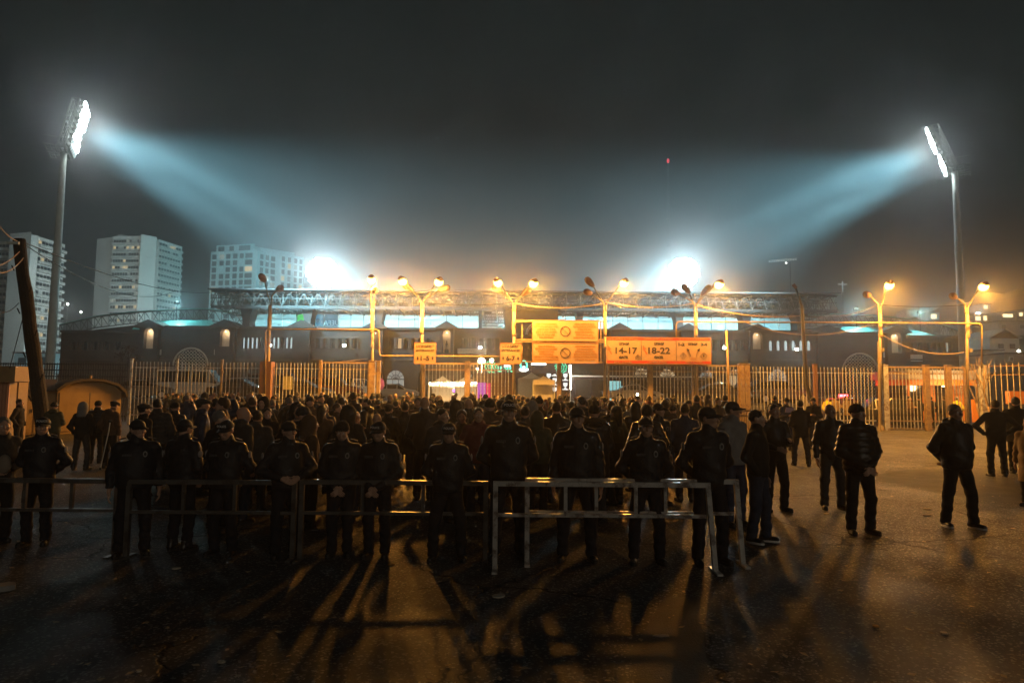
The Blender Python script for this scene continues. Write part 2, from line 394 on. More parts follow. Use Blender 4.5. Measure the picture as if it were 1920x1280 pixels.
# towers with gables
def tower(px, hw, apex, eave, niche=None, lit=0, proud=.9, wh=11, statue=False, hwg=None):
    x0, x1 = sxx(px-hw*.62), sxx(px+hw*.62); ze = sw(px, eave).z; g0, g1 = sxx(px-hw), sxx(px+hw)
    hs = []
    if niche: hs = [arch(sxx(px), wh*2*.82*SY/FPX, sw(px, niche[1]).z, sw(px, niche[0]).z, 12)]
    MB().wall(x0, x1, 0, ze, SY-proud, SY-.004, hs).build('tower_wall', m_tuff, stad)
    MB().prism([(g0, ze+.004), (g1, ze+.004), (g1, ze+.22), (sxx(px), sw(px, apex).z), (g0, ze+.22)], SY-proud-.35, SY+3.5).build('gable', m_tuff2, stad)
    if niche:
        w = wh*SY/FPX
        MB().bx(sxx(px)-w*1.1, sxx(px)+w*1.1, SY-.06, SY-.012, sw(px, niche[1]).z-.2, sw(px, niche[0]).z+.2).build('niche', m_nichestone, stad)
        if lit:
            z = sw(px, niche[0]).z-.45
            MB().ell((sxx(px), SY-proud+.22, z), (.10, .08, .06), 8, 6).build('niche_lamp', emis('niche_bulb', (1, .85, .6), 6), stad)
            lamp('niche_light', 'POINT', (sxx(px), SY-proud+.25, z-.12), lit, (1, .72, .42), .06, stad)
    if statue:
        st = MB(); zb = sw(px, niche[1]).z
        st.bx(sxx(px)-.3, sxx(px)+.3, SY-.75, SY-.25, zb, zb+.5); st.tube([(sxx(px), SY-.5, zb+.5), (sxx(px), SY-.5, zb+1.0), (sxx(px), SY-.5, zb+1.45), (sxx(px), SY-.5, zb+1.6)], [.22, .18, .22, .06], 9)
        st.ell((sxx(px), SY-.5, zb+1.75), (.12, .13, .16), 9, 7); st.build('statue', m_dark, stad)
tower(283, 28, 600, 615, (616, 654), 60); tower(425, 28, 600, 615, (617, 650), 50); tower(567, 25, 601, 616)
tower(705, 23, 602, 617, (620, 656), 8, wh=8); tower(838, 21, 603, 617, (619, 662), 40, wh=9, statue=True)
tower(1160, 22, 606, 620); tower(1288, 20, 607, 621); tower(1417, 23, 608, 622, (623, 655), 30)
tower(1548, 30, 610, 624); tower(1675, 27, 611, 625, (624, 662), 55)
# the central block
x0, x1 = sxx(945), sxx(1045); zt = sw(985, 583).z
MB().wall(x0, x1, 0, zt, SY-1.4, SY+.8, [arch(sxx(1008), 36*SY/FPX, sw(1008, 690).z, sw(1008, 611).z, 16)]).build('central_block', m_tuff, stad)
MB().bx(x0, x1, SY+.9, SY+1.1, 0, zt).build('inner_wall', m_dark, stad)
MB().bx(x0-.3, x1+.3, SY-1.75, SY+1.2, zt+.003, zt+.4).build('cornice', m_tuff2, stad)
ring = MB(); c = sxx(1008); r_ = 18*SY/FPX+.25; zc_ = sw(1008, 611).z-18*SY/FPX
ring.tube([(c+r_*math.cos(math.pi*k/14), SY-1.5, zc_+r_*math.sin(math.pi*k/14)) for k in range(15)], .22, 6); ring.build('arch_moulding', M('pale_moulding', (.42, .36, .31), r=.8), stad)
MB().bx(sxx(860), sxx(912), SY-2.2, SY-.1, sw(885, 664).z, sw(885, 655).z).build('entrance_canopy', M('tan_canopy_board', (.55, .38, .26), r=.6), stad)
# lattices in the two portals
for px, ap in ((360, 654), (1610, 664)):
    lt = MB(); c = sxx(px); r_ = 31*SY/FPX; zs = sw(px, ap).z-r_
    zt_ = zs+r_
    for k in range(-11, 12):
        x = c+k*.52
        for sgn in (-1, 1):
            pts = []
            for q in range(41):
                z = q*zt_/40; xx = x+sgn*(.26*math.sin(z*2*math.pi/1.0))
                inside = abs(xx-c) < r_ and (z < zs or (xx-c)**2+(z-zs)**2 < r_*r_)
                if inside: pts.append((xx, SY-.25+.0004*k, z))
                elif pts:
                    if len(pts) > 2: lt.tube(pts, .055, 4)
                    pts = []
            if len(pts) > 2: lt.tube(pts, .055, 4)
    lt.tube([(c+(r_+.1)*math.cos(math.pi*k/16), SY-.3, zs+(r_+.1)*math.sin(math.pi*k/16)) for k in range(17)], .14, 6)
    lt.build('portal_lattice', M('pale_lattice', (.62, .58, .48), r=.6), stad)
# teal roofs over the gate blocks
for pts in (((248, 616), (268, 601), (396, 600), (408, 616)), ((1558, 628), (1580, 613), (1648, 613), (1662, 627)), ((1692, 628), (1700, 619), (1724, 621), (1756, 629))):
    rm = MB(); a, b_, c_, d_ = pts
    P = [sw(*a, 101.2), sw(*b_, 106), sw(*c_, 106), sw(*d_, 101.2)]
    rm.add(P+[p+Vector((0, 0, -.15)) for p in P], [(0, 3, 2, 1), (4, 5, 6, 7), (0, 1, 5, 4), (1, 2, 6, 5), (2, 3, 7, 6), (3, 0, 4, 7)])
    for k in range(1, 14):
        f = k/14; rm.bar(P[0].lerp(P[3], f)+Vector((0, 0, .04)), P[1].lerp(P[2], f)+Vector((0, 0, .04)), .07)
    rm.build('roof', m_teal, stad)
for px, py in ((330, 606), (1606, 618), (1726, 624)):  # unseen floodlights added to brighten the teal roofs
    p = sw(px, py, 106.3)+Vector((0, 0, 3.4)); q = sw(px, py, 103.2)
    MB().box(p, (.7, .4, .4)).bar(p, p-Vector((0, 0, 3.6)), .08).build('added_roof_light', m_dark, stad)
    lamp('added_roof_beam', 'SPOT', p+Vector((0, -.4, -.1)), 2600, (.4, .95, 1), .3, stad, target=q, size=120, blend=.8)
# gate plates on the wall
m_plate = M('white_plate', (.62, .58, .54), r=.6, var=.05); m_ink = M('black_ink', (.02, .02, .02), r=.7, var=0)
for px, py, s_ in ((298, 660, '1'), (407, 660, '2'), (1563, 665, '3'), (1661, 665, '4')):
    c = sw(px, py); o = MB().bx(c.x-.42, c.x+.42, SY-.10, SY-.03, c.z-.42, c.z+.42).build('gate_plate', m_plate, stad)
    text(s_, .8, (c.x, SY-.106, c.z), m_ink, o, 'numeral')
c = sw(1718, 671); MB().bx(c.x-.9, c.x+.9, SY-.12, SY-.03, c.z-.5, c.z+.5).build('notice_board', m_plate, stad)
# roof canopy
xa, xb = W(396, 545, 101).x, W(1570, 553, 101).x
zt, zb = W(982, 548, 101).z, W(982, 577, 101).z
MB().bx(xa-.3, xb+.3, 100.4, 121.5, zt+.02, zt+.22).build('roof_deck', m_steeldark, stad)
nb = 44; dx = (xb-xa)/nb
tr = MB(); D = 19.5; ns = 7
tr.bar((0, 0, zt-.15), (0, D, zt-.15), .14); tr.bar((0, 0, zb), (0, D, zb-1.0), .14)
for k in range(ns):
    ya, yb = D*k/ns, D*(k+1)/ns
    tr.bar((0, ya, zb-1.0*k/ns), (0, (ya+yb)/2, zt-.15), .09); tr.bar((0, (ya+yb)/2, zt-.15), (0, yb, zb-(k+1)/ns), .09)
trm = tr.mesh('roof_truss', mat=m_steel)
for i in range(nb+1): inst(trm, 'roof_truss', stad, (xa+i*dx, 101, 0))
lg = MB()
for i in range(nb):
    x = i*dx; lg.bar((x, 0, zb), (x+dx/2, 0, zt-.25), .085); lg.bar((x+dx/2, 0, zt-.25), (x+dx, 0, zb), .085)
    lg.bar((x, 0, zb), (x, 0, zt-.25), .07); lg.bar((x+dx/2, 0, zb), (x+dx/2, 0, zt-.25), .05)
lg.bar((0, 0, zb), (xb-xa, 0, zb), .16); lg.bar((0, 0, zt-.25), (xb-xa, 0, zt-.25), .16); lg.bar((0, 0, (zt+zb)/2), (xb-xa, 0, (zt+zb)/2), .09)
lgm = lg.mesh('long_truss', mat=M('aged_truss_steel', (.10, .09, .085), r=.7, var=.15, scale=2))
for k in range(7): inst(lgm, 'long_truss', stad, (xa, 101.2+k*3.1, -.15*k))
# purlins under the deck
MB().bx(xa, xb, 101.1, 101.5, zb-.35, zb-.12).build('eaves_beam', m_steeldark, stad)
sm = MB()
for i in range(90):
    x = xa+(xb-xa)*(i+.5)/90; sm.bar((x, 111.5, zb-1.15), (x+.6, 111.5, zb-.3), .07); sm.bar((x+.6, 111.5, zb-.3), (x+1.1, 111.5, zb-1.15), .07)
sm.bar((xa, 111.5, zb-1.2), (xb, 111.5, zb-1.2), .14); sm.build('lower_truss', m_steel, stad)
for px in (762-380+260, 757+0, 1015-100, 1220, 1345, 900-60):
    c = W(px, 586, 110); MB().box(c, (1.2, .6, .5)).build('loudspeaker', m_dark, stad)
# flared pillars
for px, w0, w1, lean in ((466, 13, 24, 0), (580, 13, 22, 0), (712, 12, 20, 0), (901, 6, 7, 0), (1086, 10, 16, 0), (1271, 12, 22, 0), (1396, 14, 25, 0), (1496, 14, 26, 0)):
    c = WX(px, 103, 600); k = 103/FPX/2; z0, z1, z2 = z_c-1, W(px, 600, 103).z, zb-.3
    MB().prism([(c-w0*k, z0), (c+w0*k, z0), (c+w0*k, z1), (c+w1*k*.75, (z1+z2)/2), (c+w1*k, z2), (c-w1*k, z2), (c-w1*k*.75, (z1+z2)/2), (c-w0*k, z1)], 102, 104.4).build('pillar', m_tuff, stad)
MB().bx(sxx(445), sxx(1530), SY+.9, SY+26, z_c-1.2, z_c-.8).build('upper_terrace', m_tuff, stad)
# wind-screen panels along the back of the stand
def transl(name, c, tr_=.25, f=.85):
    m = bpy.data.materials.new(name); m.use_nodes = True; t = m.node_tree; t.nodes.clear()
    o = t.nodes.new('ShaderNodeOutputMaterial'); a = t.nodes.new('ShaderNodeBsdfTranslucent'); a.inputs[0].default_value = (*c, 1)
    b = t.nodes.new('ShaderNodeBsdfTransparent'); x = t.nodes.new('ShaderNodeMixShader'); x.inputs[0].default_value = tr_
    t.links.new(a.outputs[0], x.inputs[1]); t.links.new(b.outputs[0], x.inputs[2]); t.links.new(x.outputs[0], o.inputs[0]); return m
m_scr = transl('frosted_screen_sheet', (.80, .93, .95)); m_scr2 = transl('clear_screen_sheet', (.6, .72, .72), .4)
m_bluep = transl('slate_blue_banner', (.09, .16, .21), .0); m_greenp = transl('green_banner', (.12, .55, .10), .05)
m_mull = M('screen_post', (.10, .11, .12), r=.6, var=0)
def screen(a, b, mat, n, yt=589, yb=621, Y=109):
    for i in range(n):
        p0, p1 = a+(b-a)*i/n, a+(b-a)*(i+1)/n
        xl, xr, zl, zh = WX(p0, Y, 600)+.04, WX(p1, Y, 600)-.04, W((a+b)/2, yb, Y).z, W((a+b)/2, yt, Y).z
        MB().add([(xl, Y, zl), (xr, Y, zl), (xr, Y, zh), (xl, Y, zh)], [(0, 1, 2, 3)]).build('screen_panel', mat, stad)
        MB().bx(WX(p1, Y, 600)-.035, WX(p1, Y, 600)+.035, Y-.08, Y+.1, W(p1, yb, Y).z, W(p1, yt, Y).z).build('screen_post', m_mull if (i+int(a)) % 3 else m_white, stad)
screen(476, 556, m_scr2, 3); screen(557, 571, m_greenp, 1); screen(634, 706, m_scr, 3); screen(718, 897, m_scr, 6, 590); screen(1040, 1080, m_scr, 2, 592)
screen(1092, 1262, m_scr, 6, 592); screen(1281, 1386, m_scr, 4, 594); screen(1406, 1486, m_scr2, 3, 596); screen(586, 607, m_bluep, 1); screen(609, 634, m_bluep, 1)
for o in [o for o in stad.children if o.name.startswith('screen_panel')]:
    if o.data.materials[0] is m_bluep:
        bb = [Vector(v.co) for v in o.data.vertices]; cx = sum(v.x for v in bb)/4; cz = sum(v.z for v in bb)/4
        c = Vector((cx, 108.97, cz)); w_ = max(v.x for v in bb)-cx
        if w_ > 1.0: text('UEFA', 1.15, c, transl('pale_print', (.9, .97, 1), .0), o, 'lettering', mirror=True, weight=.012, ext=0.)
        else:
            em = MB(); k = .75
            em.ell(c+Vector((0, 0, .25)), (.36*k, .05, .42*k), 12, 8); em.box(c+Vector((0, 0, -.2)), (.12, .06, .35)); em.box(c+Vector((0, 0, -.42)), (.55, .06, .12)); em.box(c+Vector((0, 0, -.75)), (1.0, .05, .08)); em.box(c+Vector((0, 0, -.92)), (.7, .05, .07))
            em.build('emblem', MATS.get('pp') or transl('pale_emblem', (.9, .97, 1), .0), o)
for i in range(14):          # lights added under the canopy's pitch edge to brighten the screen panels
    x = xa+6+(xb-xa-12)*i/13; MB().box((x, 119.5, zb-1.25), (.8, .3, .3)).build('added_canopy_light', m_dark, stad)
    lamp('added_canopy_beam', 'SPOT', (x, 119.2, zb-1.4), 4600, (.40, .90, 1), .3, stad, target=(x, 109, 12.6), size=125, blend=.8)
# curved lattice roofs of the end stands
def curved_roof(tops, drop, Ys, n=26):
    P = []
    for i in range(n+1):
        f = i/n*(len(tops)-1); k = min(int(f), len(tops)-2); u = f-k
        P.append((tops[k][0]*(1-u)+tops[k+1][0]*u, tops[k][1]*(1-u)+tops[k+1][1]*u))
    rows = []
    for Y in Ys:
        T = [W(px, py+(Y-Ys[0])*-.25, Y) for px, py in P]; B = [W(px, py+drop, Y) for px, py in P]; rows.append((T, B))
        g = MB(); g.tube(T, .10, 5); g.tube(B, .10, 5)
        for i in range(n):
            g.bar(T[i], B[i], .08); g.bar(T[i], B[i+1], .07)
            if i % 2: g.bar(B[i], T[i+1], .06)
        g.build('curved_truss', m_steel, stad)
    (T0, B0), (T1, B1) = rows[0], rows[-1]
    ti = MB()
    for i in range(n+1): ti.bar(T0[i], T1[i], .08); ti.bar(B0[i], T1[i], .06)
    ti.build('truss_ties', m_steel, stad)
    sh = MB(); o1 = Vector((0, 0, .12))
    sh.add([p+o1 for p in T0]+[p+o1 for p in T1], [(i, i+1, n+2+i, n+1+i) for i in range(n)]); sh.build('roof_sheet', m_teal, stad)
    st = MB(); st.add([p+Vector((0, .3, -.3)) for p in B0]+[Vector((p.x, Ys[0]+3, 0)) for p in B0], [(i, i+1, n+2+i, n+1+i) for i in range(n)]); st.build('stand_back', m_tuff, stad)
curved_roof([(112, 610), (180, 594), (250, 586), (320, 582), (385, 580), (456, 590)], 20, (116, 122))
curved_roof([(1505, 592), (1572, 590), (1640, 593), (1700, 599), (1760, 607), (1800, 622)], 20, (116, 122))
# far stand across the pitch, with its rows
fst = MB(); m_seat = M('pale_concrete_steps', (.55, .58, .56), r=.8, var=.15, scale=.3)
for k in range(22): fst.bx(-62, 62, 178+k*1.1, 182+k*1.1, -.2 if k == 0 else .8+k*.62-.55, .9+k*.62)
fst.build('far_terrace', m_seat, stad)
MB().bx(-70, 70, 207, 208, 0, 21).build('far_stand_wall', M('far_wall_pale', (.45, .5, .5), r=.8), stad)
MB().bx(-66, 66, 130, 176, .02, .12).build('pitch', M('pitch_turf', (.06, .13, .04), r=.9, var=.2), stad)
# working floodlights on the facade
for px, py in ((512, 648), (650, 648), (901, 652), (1352, 653), (1486, 655)):
    c = sw(px, py); c.y = SY-1.3
    MB().box(c, (.5, .3, .35)).bar(c, (c.x, SY, c.z+.2), .08).build('wall_light', m_dark, stad)
    MB().box((c.x, c.y-.18, c.z-.04), (.46, .03, .30)).build('wall_light_lens', emis('wall_light_glow', (.9, 1, .92), 40), stad)
    lamp('wall_light_beam', 'SPOT', (c.x, c.y-.25, c.z-.05), 800, (.85, 1, .85), .2, stad, target=(c.x, 60, 0), size=150, blend=.6)
# ------------------------------------------------------------------ floodlight masts
m_pole = M('galvanised_mast', (.50, .53, .50), r=.5, var=.1, scale=1)
m_flood = emis('floodlight_lens', (.85, .97, 1.0), 90)
m_floodoff = M('unlit_floodlight_lens', (.45, .5, .5), r=.2, var=0)
def mast(base, ztop, zplat, r0, r1, target, label, rows, cols, hw, litf, tilt, lean=.12, group='floodlight masts round the pitch', near=True):
    b = Vector(base); root = thing('floodlight_mast', label, 'floodlight mast', b, group)
    n = 9
    MB().tube([(b.x, b.y, zplat*k/n) for k in range(n+1)], [r0+(r1-r0)*k/n for k in range(n+1)], 20).build('mast_pole', m_pole, root, smooth=True)
    d = (Vector(target)-Vector((b.x, b.y, ztop))); hd = Vector((d.x, d.y, 0)).normalized(); sd = Vector((-hd.y, hd.x, 0))
    up = (Vector((0, 0, 1))+hd*lean).normalized(); H = ztop-zplat
    o0 = Vector((b.x, b.y, zplat))+hd*.3
    def P(u, v, w=0.): return o0+sd*u+up*v+hd*w
    fr = MB()
    for u in (-hw, -hw/3, hw/3, hw) if near else (-hw*.35, hw*.35): fr.bar(P(u, 0, -.7), P(u, H, -.7), .16); fr.bar(P(u, 0), P(u, H), .12)
    for k in range(rows+1) if near else ():
        v = H*k/rows; fr.bar(P(-hw, v), P(hw, v), .12); fr.bar(P(-hw, v, -.7), P(hw, v, -.7), .08)
        for u in (-hw, hw):
            fr.bar(P(u, v), P(u, v, -.7), .07)
            if k < rows: fr.bar(P(u, v), P(u, v+H/rows, -.7), .06)
    fr.build('head_frame', m_pole, root)
    pl = MB()
    for s in (-1, 1):
        for q in range(5): pl.bar(Vector((b.x, b.y, zplat))+sd*(s*.5)+hd*(q*.5-1.6), Vector((b.x, b.y, zplat))+sd*(s*2.6)+hd*(q*.5-1.6), .10)
    for q in (-2.6, -1.5, -.5, .5, 1.5, 2.6): pl.bar(Vector((b.x, b.y, zplat))+sd*q-hd*1.7, Vector((b.x, b.y, zplat))+sd*q+hd*.6, .12)
    for q in (-2.6, 2.6): pl.bar(Vector((b.x, b.y, zplat+1))+sd*q-hd*1.7, Vector((b.x, b.y, zplat+1))+sd*q+hd*.6, .06)
    pl.build('service_platform', m_pole, root)
    aim = d.normalized(); q = aim.to_track_quat('-Y', 'Z').to_matrix()
    can = MB().tube([(0, .42, 0), (0, .3, 0), (0, 0, 0)], [.12, .26, .34], 10).mesh('floodlight', mat=m_pole)
    len_on = MB().ell((0, -.02, 0), (.23, .20, .23) if near else (.30, .25, .30), 10, 8).mesh('floodlight_lens', mat=m_flood)
    len_off = MB().tube([(0, -.03, 0), (0, .0, 0)], [.31, .33], 10).mesh('floodlight_lens', mat=m_floodoff)
    e = q.to_euler()
    for j in range(rows):
        for i in range(cols):
            if not near and not litf(i, j): continue
            p = P(-hw+2*hw*(i+.5)/cols, H*(j+.55)/rows, .55)
            f = inst(can, 'floodlight', root, p); f.rotation_euler = e
            l = inst(len_on if litf(i, j) else len_off, 'floodlight_lens', f, p)
    return root, P, H
zL, zLp = W(178, 193, 76).z, W(133, 287, 76).z
rt, P, H = mast(W(108, 735, 76)*Vector((1, 1, 0)) if False else (W(116, 560, 76).x-.9, 76, 0), zL, zLp, .53, .36, (25, 118, 0), 'tall grey floodlight mast at the left shining over the roof', 9, 6, 2.35, lambda i, j: j not in (0, 4) and not (j == 3 and i % 2) and not (j == 1 and i < 3) and not (i == 0 and j % 2), 0, lean=.2)
for v, e_, sz, tz in ((.92, .55, 8.5, 13), (.74, .75, 9.5, 2), (.58, .22, 6, -8), (.36, .6, 9, -17), (.16, .28, 13, -30)):
    lamp('flood_beam', 'SPOT', P(0, H*v, 1.0), E_BEAM_NEAR*e_, C_FLOOD, 1.0, rt, target=(10+6*v, 150, -6+14*v), size=sz, blend=1.0)
lamp('flood_spill', 'POINT', P(0, H*.5, 2.6), E_SPILL*.6, C_SPILL, 1.2, rt)
lamp('flood_wide', 'SPOT', P(0, H*.5, 1.2), 1150000, C_FLOOD, 1.2, rt, target=(20, 160, 13), size=60, blend=1.0)
zR, zRp = W(1738, 234, 80).z, W(1786, 322, 80).z
rt, P, H = mast((W(1794, 560, 80).x+.5, 80, 0), zR, zRp, .52, .34, (-25, 138, 0), 'tall grey floodlight mast at the right shining over the roof', 9, 6, 2.2, lambda i, j: j not in (3, 4) and not (j == 8 and i < 3), 0, lean=.32)
for v, e_, sz, tz in ((.90, .6, 8.5, 12), (.72, .75, 9.5, 1), (.55, .2, 6, -8), (.30, .75, 9.5, -17), (.12, .4, 13, -28)):
    lamp('flood_beam', 'SPOT', P(0, H*v, 1.0), E_BEAM_NEAR*e_, C_FLOOD, 1.0, rt, target=(-20-6*v, 160, -6+14*v), size=sz, blend=1.0)
lamp('flood_spill', 'POINT', P(0, H*.5, 2.6), E_SPILL*.6, C_SPILL, 1.2, rt)
lamp('flood_wide', 'SPOT', P(0, H*.5, 1.2), 1150000, C_FLOOD, 1.2, rt, target=(-25, 165, 13), size=60, blend=1.0)
for px, lab in ((604, 'far floodlight mast glaring white above the roof left of the lit street lamps'), (1282, 'far floodlight mast glaring white above the roof behind the gate sign')):
    x = W(px, 520, 200).x; zt_, zp_ = W(px, 486, 200).z, W(px, 540, 200).z
    rt, P, H = mast((x, 200, 0), zt_, zp_, .7, .45, (x*.1, 60, 0), lab, 12, 12, 4.9, lambda i, j: ((i-5.5)/6.0)**2+((j-5.5)/6.1)**2 < 1.0, 0, near=False)
    lamp('flood_beam', 'SPOT', P(0, H*.5, 1.2), E_BEAM_FAR, C_FLOOD, 2.0, rt, target=(x*.2, 128, 2), size=42, blend=1.0)
    lamp('flood_spill', 'POINT', P(0, H*.5, 4.5), E_SPILL*6.5, (.55, .92, 1.0), 1.5, rt)
# ------------------------------------------------------------------ apartment towers
m_conc = M('pale_concrete_panel', (.72, .73, .70), r=.9, var=.10, scale=.12, bump=.2, bscale=.5)
m_conc2 = M('grey_balcony_band', (.60, .61, .58), r=.85, var=.15, scale=.2)
m_conc3 = M('teal_lit_render_wall', (.55, .70, .72), r=.8, var=.06, scale=.1)  # pale wall tinted teal for the floodlight falling on it
m_win = M('night_window_glass', (.09, .10, .105), r=.2, var=0, spec=.5)
m_winw = emis('tower_window_warm', (1.0, .78, .42), .75); m_winc = emis('tower_window_cool', (.9, 1.0, .85), .35)
def facade(root, A, B, z0, z1, nf, bays, lit=.08, hw=.5, hh=.5, band=True, rng=None, depth=.35, floor0=0):
    """rows of windows between the plan points A and B, one object per window"""
    A, B = Vector((A[0], A[1], 0)), Vector((B[0], B[1], 0)); u = (B-A).normalized(); n = Vector((u.y, -u.x, 0)); Lw = (B-A).length; fh = (z1-z0)/nf
    rz = math.atan2(u.y, u.x)
    for f in range(nf):
        zc = z0+(f+.58)*fh
        if band:
            c = (A+B)/2+n*.5; MB().box((c.x, c.y, z0+(f+.18)*fh), (Lw, 1.0, fh*.36), rz).build('balcony_band', m_conc2, root)
        wm = {}
        for i, (c0, w) in enumerate(bays):
            p = A+u*(c0*Lw); p = p+n*.03
            if rng.random() < .06: continue
            mt = m_win if rng.random() > lit else (m_winw if rng.random() < .6 else m_winc)
            key = (round(w, 3), mt.name)
            if key not in wm:
                wm[key] = MB().box((0, 0, 0), (w*Lw, .12, fh*hh)).mesh('window', mat=mt)
            inst(wm[key], 'window', root, (p.x, p.y, zc), rz)
def block(root, pts, z1, mat, name='wall'):
    MB().slab([(p[0], p[1]) for p in pts], 0, z1).build(name, mat, root)
rng = random.Random(3)
def XY(px, Y, py=600): w = W(px, py, Y); return (w.x, w.y)
# the left one, cut by the picture edge
a, b_, c_ = XY(-60, 235), XY(47, 226), XY(62, 236); d_ = XY(60, 234); e_ = XY(113, 247)
bt = thing('apartment_tower', 'pale concrete apartment tower behind the leaning wooden pole', 'apartment building', (a[0], a[1], 0), 'concrete apartment towers')
z1 = W(47, 437, 228).z
block(bt, [XY(8, 229), XY(48, 226), XY(50, 250), XY(12, 252)], z1, m_conc)
block(bt, [XY(-75, 236), XY(9, 233), XY(12, 252), XY(-70, 255)], W(5, 452, 233).z, m_conc)
block(bt, [XY(48, 233), XY(62, 234), XY(113, 247), XY(113, 262), XY(50, 262)], W(70, 448, 238).z, m_conc)
block(bt, [XY(48, 229), XY(62, 231), XY(63, 236), XY(49, 236)], W(55, 441, 230).z, m_conc, 'stair_shaft')
facade(bt, XY(62, 233.6), XY(113, 246.6), W(70, 668, 238).z, W(70, 452, 238).z, 14, [(.07+.125*i, .085) for i in range(8)], .18, rng=rng, hh=.42)
facade(bt, XY(-60, 235.5), XY(8, 232.8), W(5, 668, 233).z, W(5, 455, 233).z, 14, [(.55+.1*i, .08) for i in range(5)], .08, rng=rng, hh=.42)
# the middle one
bt = thing('apartment_tower', 'grey slab apartment tower of fourteen floors right of the left floodlight mast', 'apartment building', (*XY(250, 285), 0), 'concrete apartment towers')
block(bt, [XY(173, 286), XY(205, 282), XY(205, 300), XY(175, 302)], W(190, 446, 284).z, m_conc)
block(bt, [XY(203, 281), XY(257, 280), XY(257, 300), XY(203, 300)], W(230, 443, 281).z, m_conc)
block(bt, [XY(256, 277), XY(286, 282), XY(286, 304), XY(256, 300)], W(262, 441, 279).z, m_conc)
block(bt, [XY(285, 284), XY(290, 283.5), XY(335, 298), XY(335, 312), XY(285, 306)], W(300, 453, 288).z, m_conc)
facade(bt, XY(204, 280.8), XY(256, 279.8), W(230, 608, 281).z, W(230, 448, 281).z, 13, [(.06+.095*i, .07) for i in range(10)], .15, rng=rng, hh=.42)
facade(bt, XY(291, 283.6), XY(334, 297.6), W(300, 606, 288).z, W(300, 456, 288).z, 13, [(.07+.12*i, .085) for i in range(8)], .07, rng=rng, hh=.42)
MB().box((XY(210, 284)[0], 288, W(210, 441, 284).z), (2.5, 3, 2)).build('roof_hut', m_conc, bt)
# the right one, newer and stepped
bt = thing('apartment_tower', 'hazy white modern apartment block beside the far left floodlight', 'apartment building', (*XY(470, 320), 0), 'concrete apartment towers')
zt_ = W(430, 471, 316).z
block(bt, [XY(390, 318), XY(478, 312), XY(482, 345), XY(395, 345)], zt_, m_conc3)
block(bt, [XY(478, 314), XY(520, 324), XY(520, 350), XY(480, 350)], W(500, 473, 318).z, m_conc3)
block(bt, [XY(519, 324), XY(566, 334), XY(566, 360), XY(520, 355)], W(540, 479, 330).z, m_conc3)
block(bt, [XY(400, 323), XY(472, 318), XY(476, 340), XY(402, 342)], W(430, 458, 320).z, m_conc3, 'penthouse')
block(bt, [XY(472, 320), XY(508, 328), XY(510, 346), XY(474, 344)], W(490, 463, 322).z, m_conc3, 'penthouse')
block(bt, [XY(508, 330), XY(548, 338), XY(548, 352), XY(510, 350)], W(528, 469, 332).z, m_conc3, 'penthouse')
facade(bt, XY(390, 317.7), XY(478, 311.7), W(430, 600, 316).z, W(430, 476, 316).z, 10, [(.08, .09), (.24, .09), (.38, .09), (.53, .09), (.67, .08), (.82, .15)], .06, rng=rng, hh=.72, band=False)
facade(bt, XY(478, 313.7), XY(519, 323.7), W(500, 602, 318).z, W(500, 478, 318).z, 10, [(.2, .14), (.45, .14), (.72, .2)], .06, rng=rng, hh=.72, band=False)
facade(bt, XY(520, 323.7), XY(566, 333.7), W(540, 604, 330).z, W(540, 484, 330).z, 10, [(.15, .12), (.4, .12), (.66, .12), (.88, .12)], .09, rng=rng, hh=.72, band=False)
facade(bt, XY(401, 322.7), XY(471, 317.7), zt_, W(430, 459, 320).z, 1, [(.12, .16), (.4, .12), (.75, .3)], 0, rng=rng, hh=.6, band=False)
# low house at the foot of the left tower
def house(px0, px1, ptop, pbase, Y, label, wallm, roofm, wins, gable=True, name='house', depth=8, litm=None, proof=8):
    x0, x1 = WX(px0, Y, pbase), WX(px1, Y, pbase); zb = max(0, W((px0+px1)/2, pbase, Y).z); zt = W((px0+px1)/2, ptop, Y).z
    h = thing(name, label, 'house', ((x0+x1)/2, Y, zb if zb > .5 else 0), 'houses round the stadium')
    MB().bx(x0, x1, Y, Y+depth, zb-1.5 if zb > .5 else 0, zt).build('wall', wallm, h)
    zr = W((px0+px1)/2, ptop-proof, Y).z; o_ = (x1-x0)*.05
    if gable:
        MB().prism([(x0, zt+.003), (x1, zt+.003), ((x0+x1)/2, zr-.2)], Y+.03, Y+depth-.03).build('gable_wall', m_tuff2 if gable == 'dark' else wallm, h)
        rf = MB(); t_ = .22
        rf.prism([(x0-o_, zt-.1), ((x0+x1)/2, zr), (x1+o_, zt-.1), (x1+o_, zt+t_-.1), ((x0+x1)/2, zr+t_), (x0-o_, zt+t_-.1)], Y-.5, Y+depth+.4); rf.build('roof', roofm, h)
    else: MB().bx(x0-o_, x1+o_, Y-.4, Y+depth+.3, zt+.003, zt+.3).build('roof', roofm, h)
    for (u0, u1, v0, v1, lit) in wins:
        wx0, wx1 = x0+(x1-x0)*u0, x0+(x1-x0)*u1; wz0, wz1 = zb+(zt-zb)*v0, zb+(zt-zb)*v1
        fr = MB().bx(wx0-.1, wx1+.1, Y-.08, Y-.012, wz0-.1, wz1+.1).build('window_frame', m_tuff2 if wallm is m_white else m_conc, h)
        MB().bx(wx0, wx1, Y-.12, Y-.085, wz0, wz1).build('pane', litm or m_litwarm_h if lit else m_win, fr)
    return h
m_litwarm_h = emis('house_window_glow', (1.0, .80, .45), 2.2); m_litwhite_h = emis('house_window_white', (.9, 1., .9), 2.0)
m_roofred = M('red_tile_roof', (.22, .08, .06), r=.8, var=.2, scale=2); m_roofdark = M('dark_roof', (.06, .055, .05), r=.7)
m_shack = M('grey_block_wall', (.30, .29, .27), r=.9, var=.25, scale=.5)
m_whitehouse = M('white_house_wall', (.62, .66, .64), r=.8, var=.06)
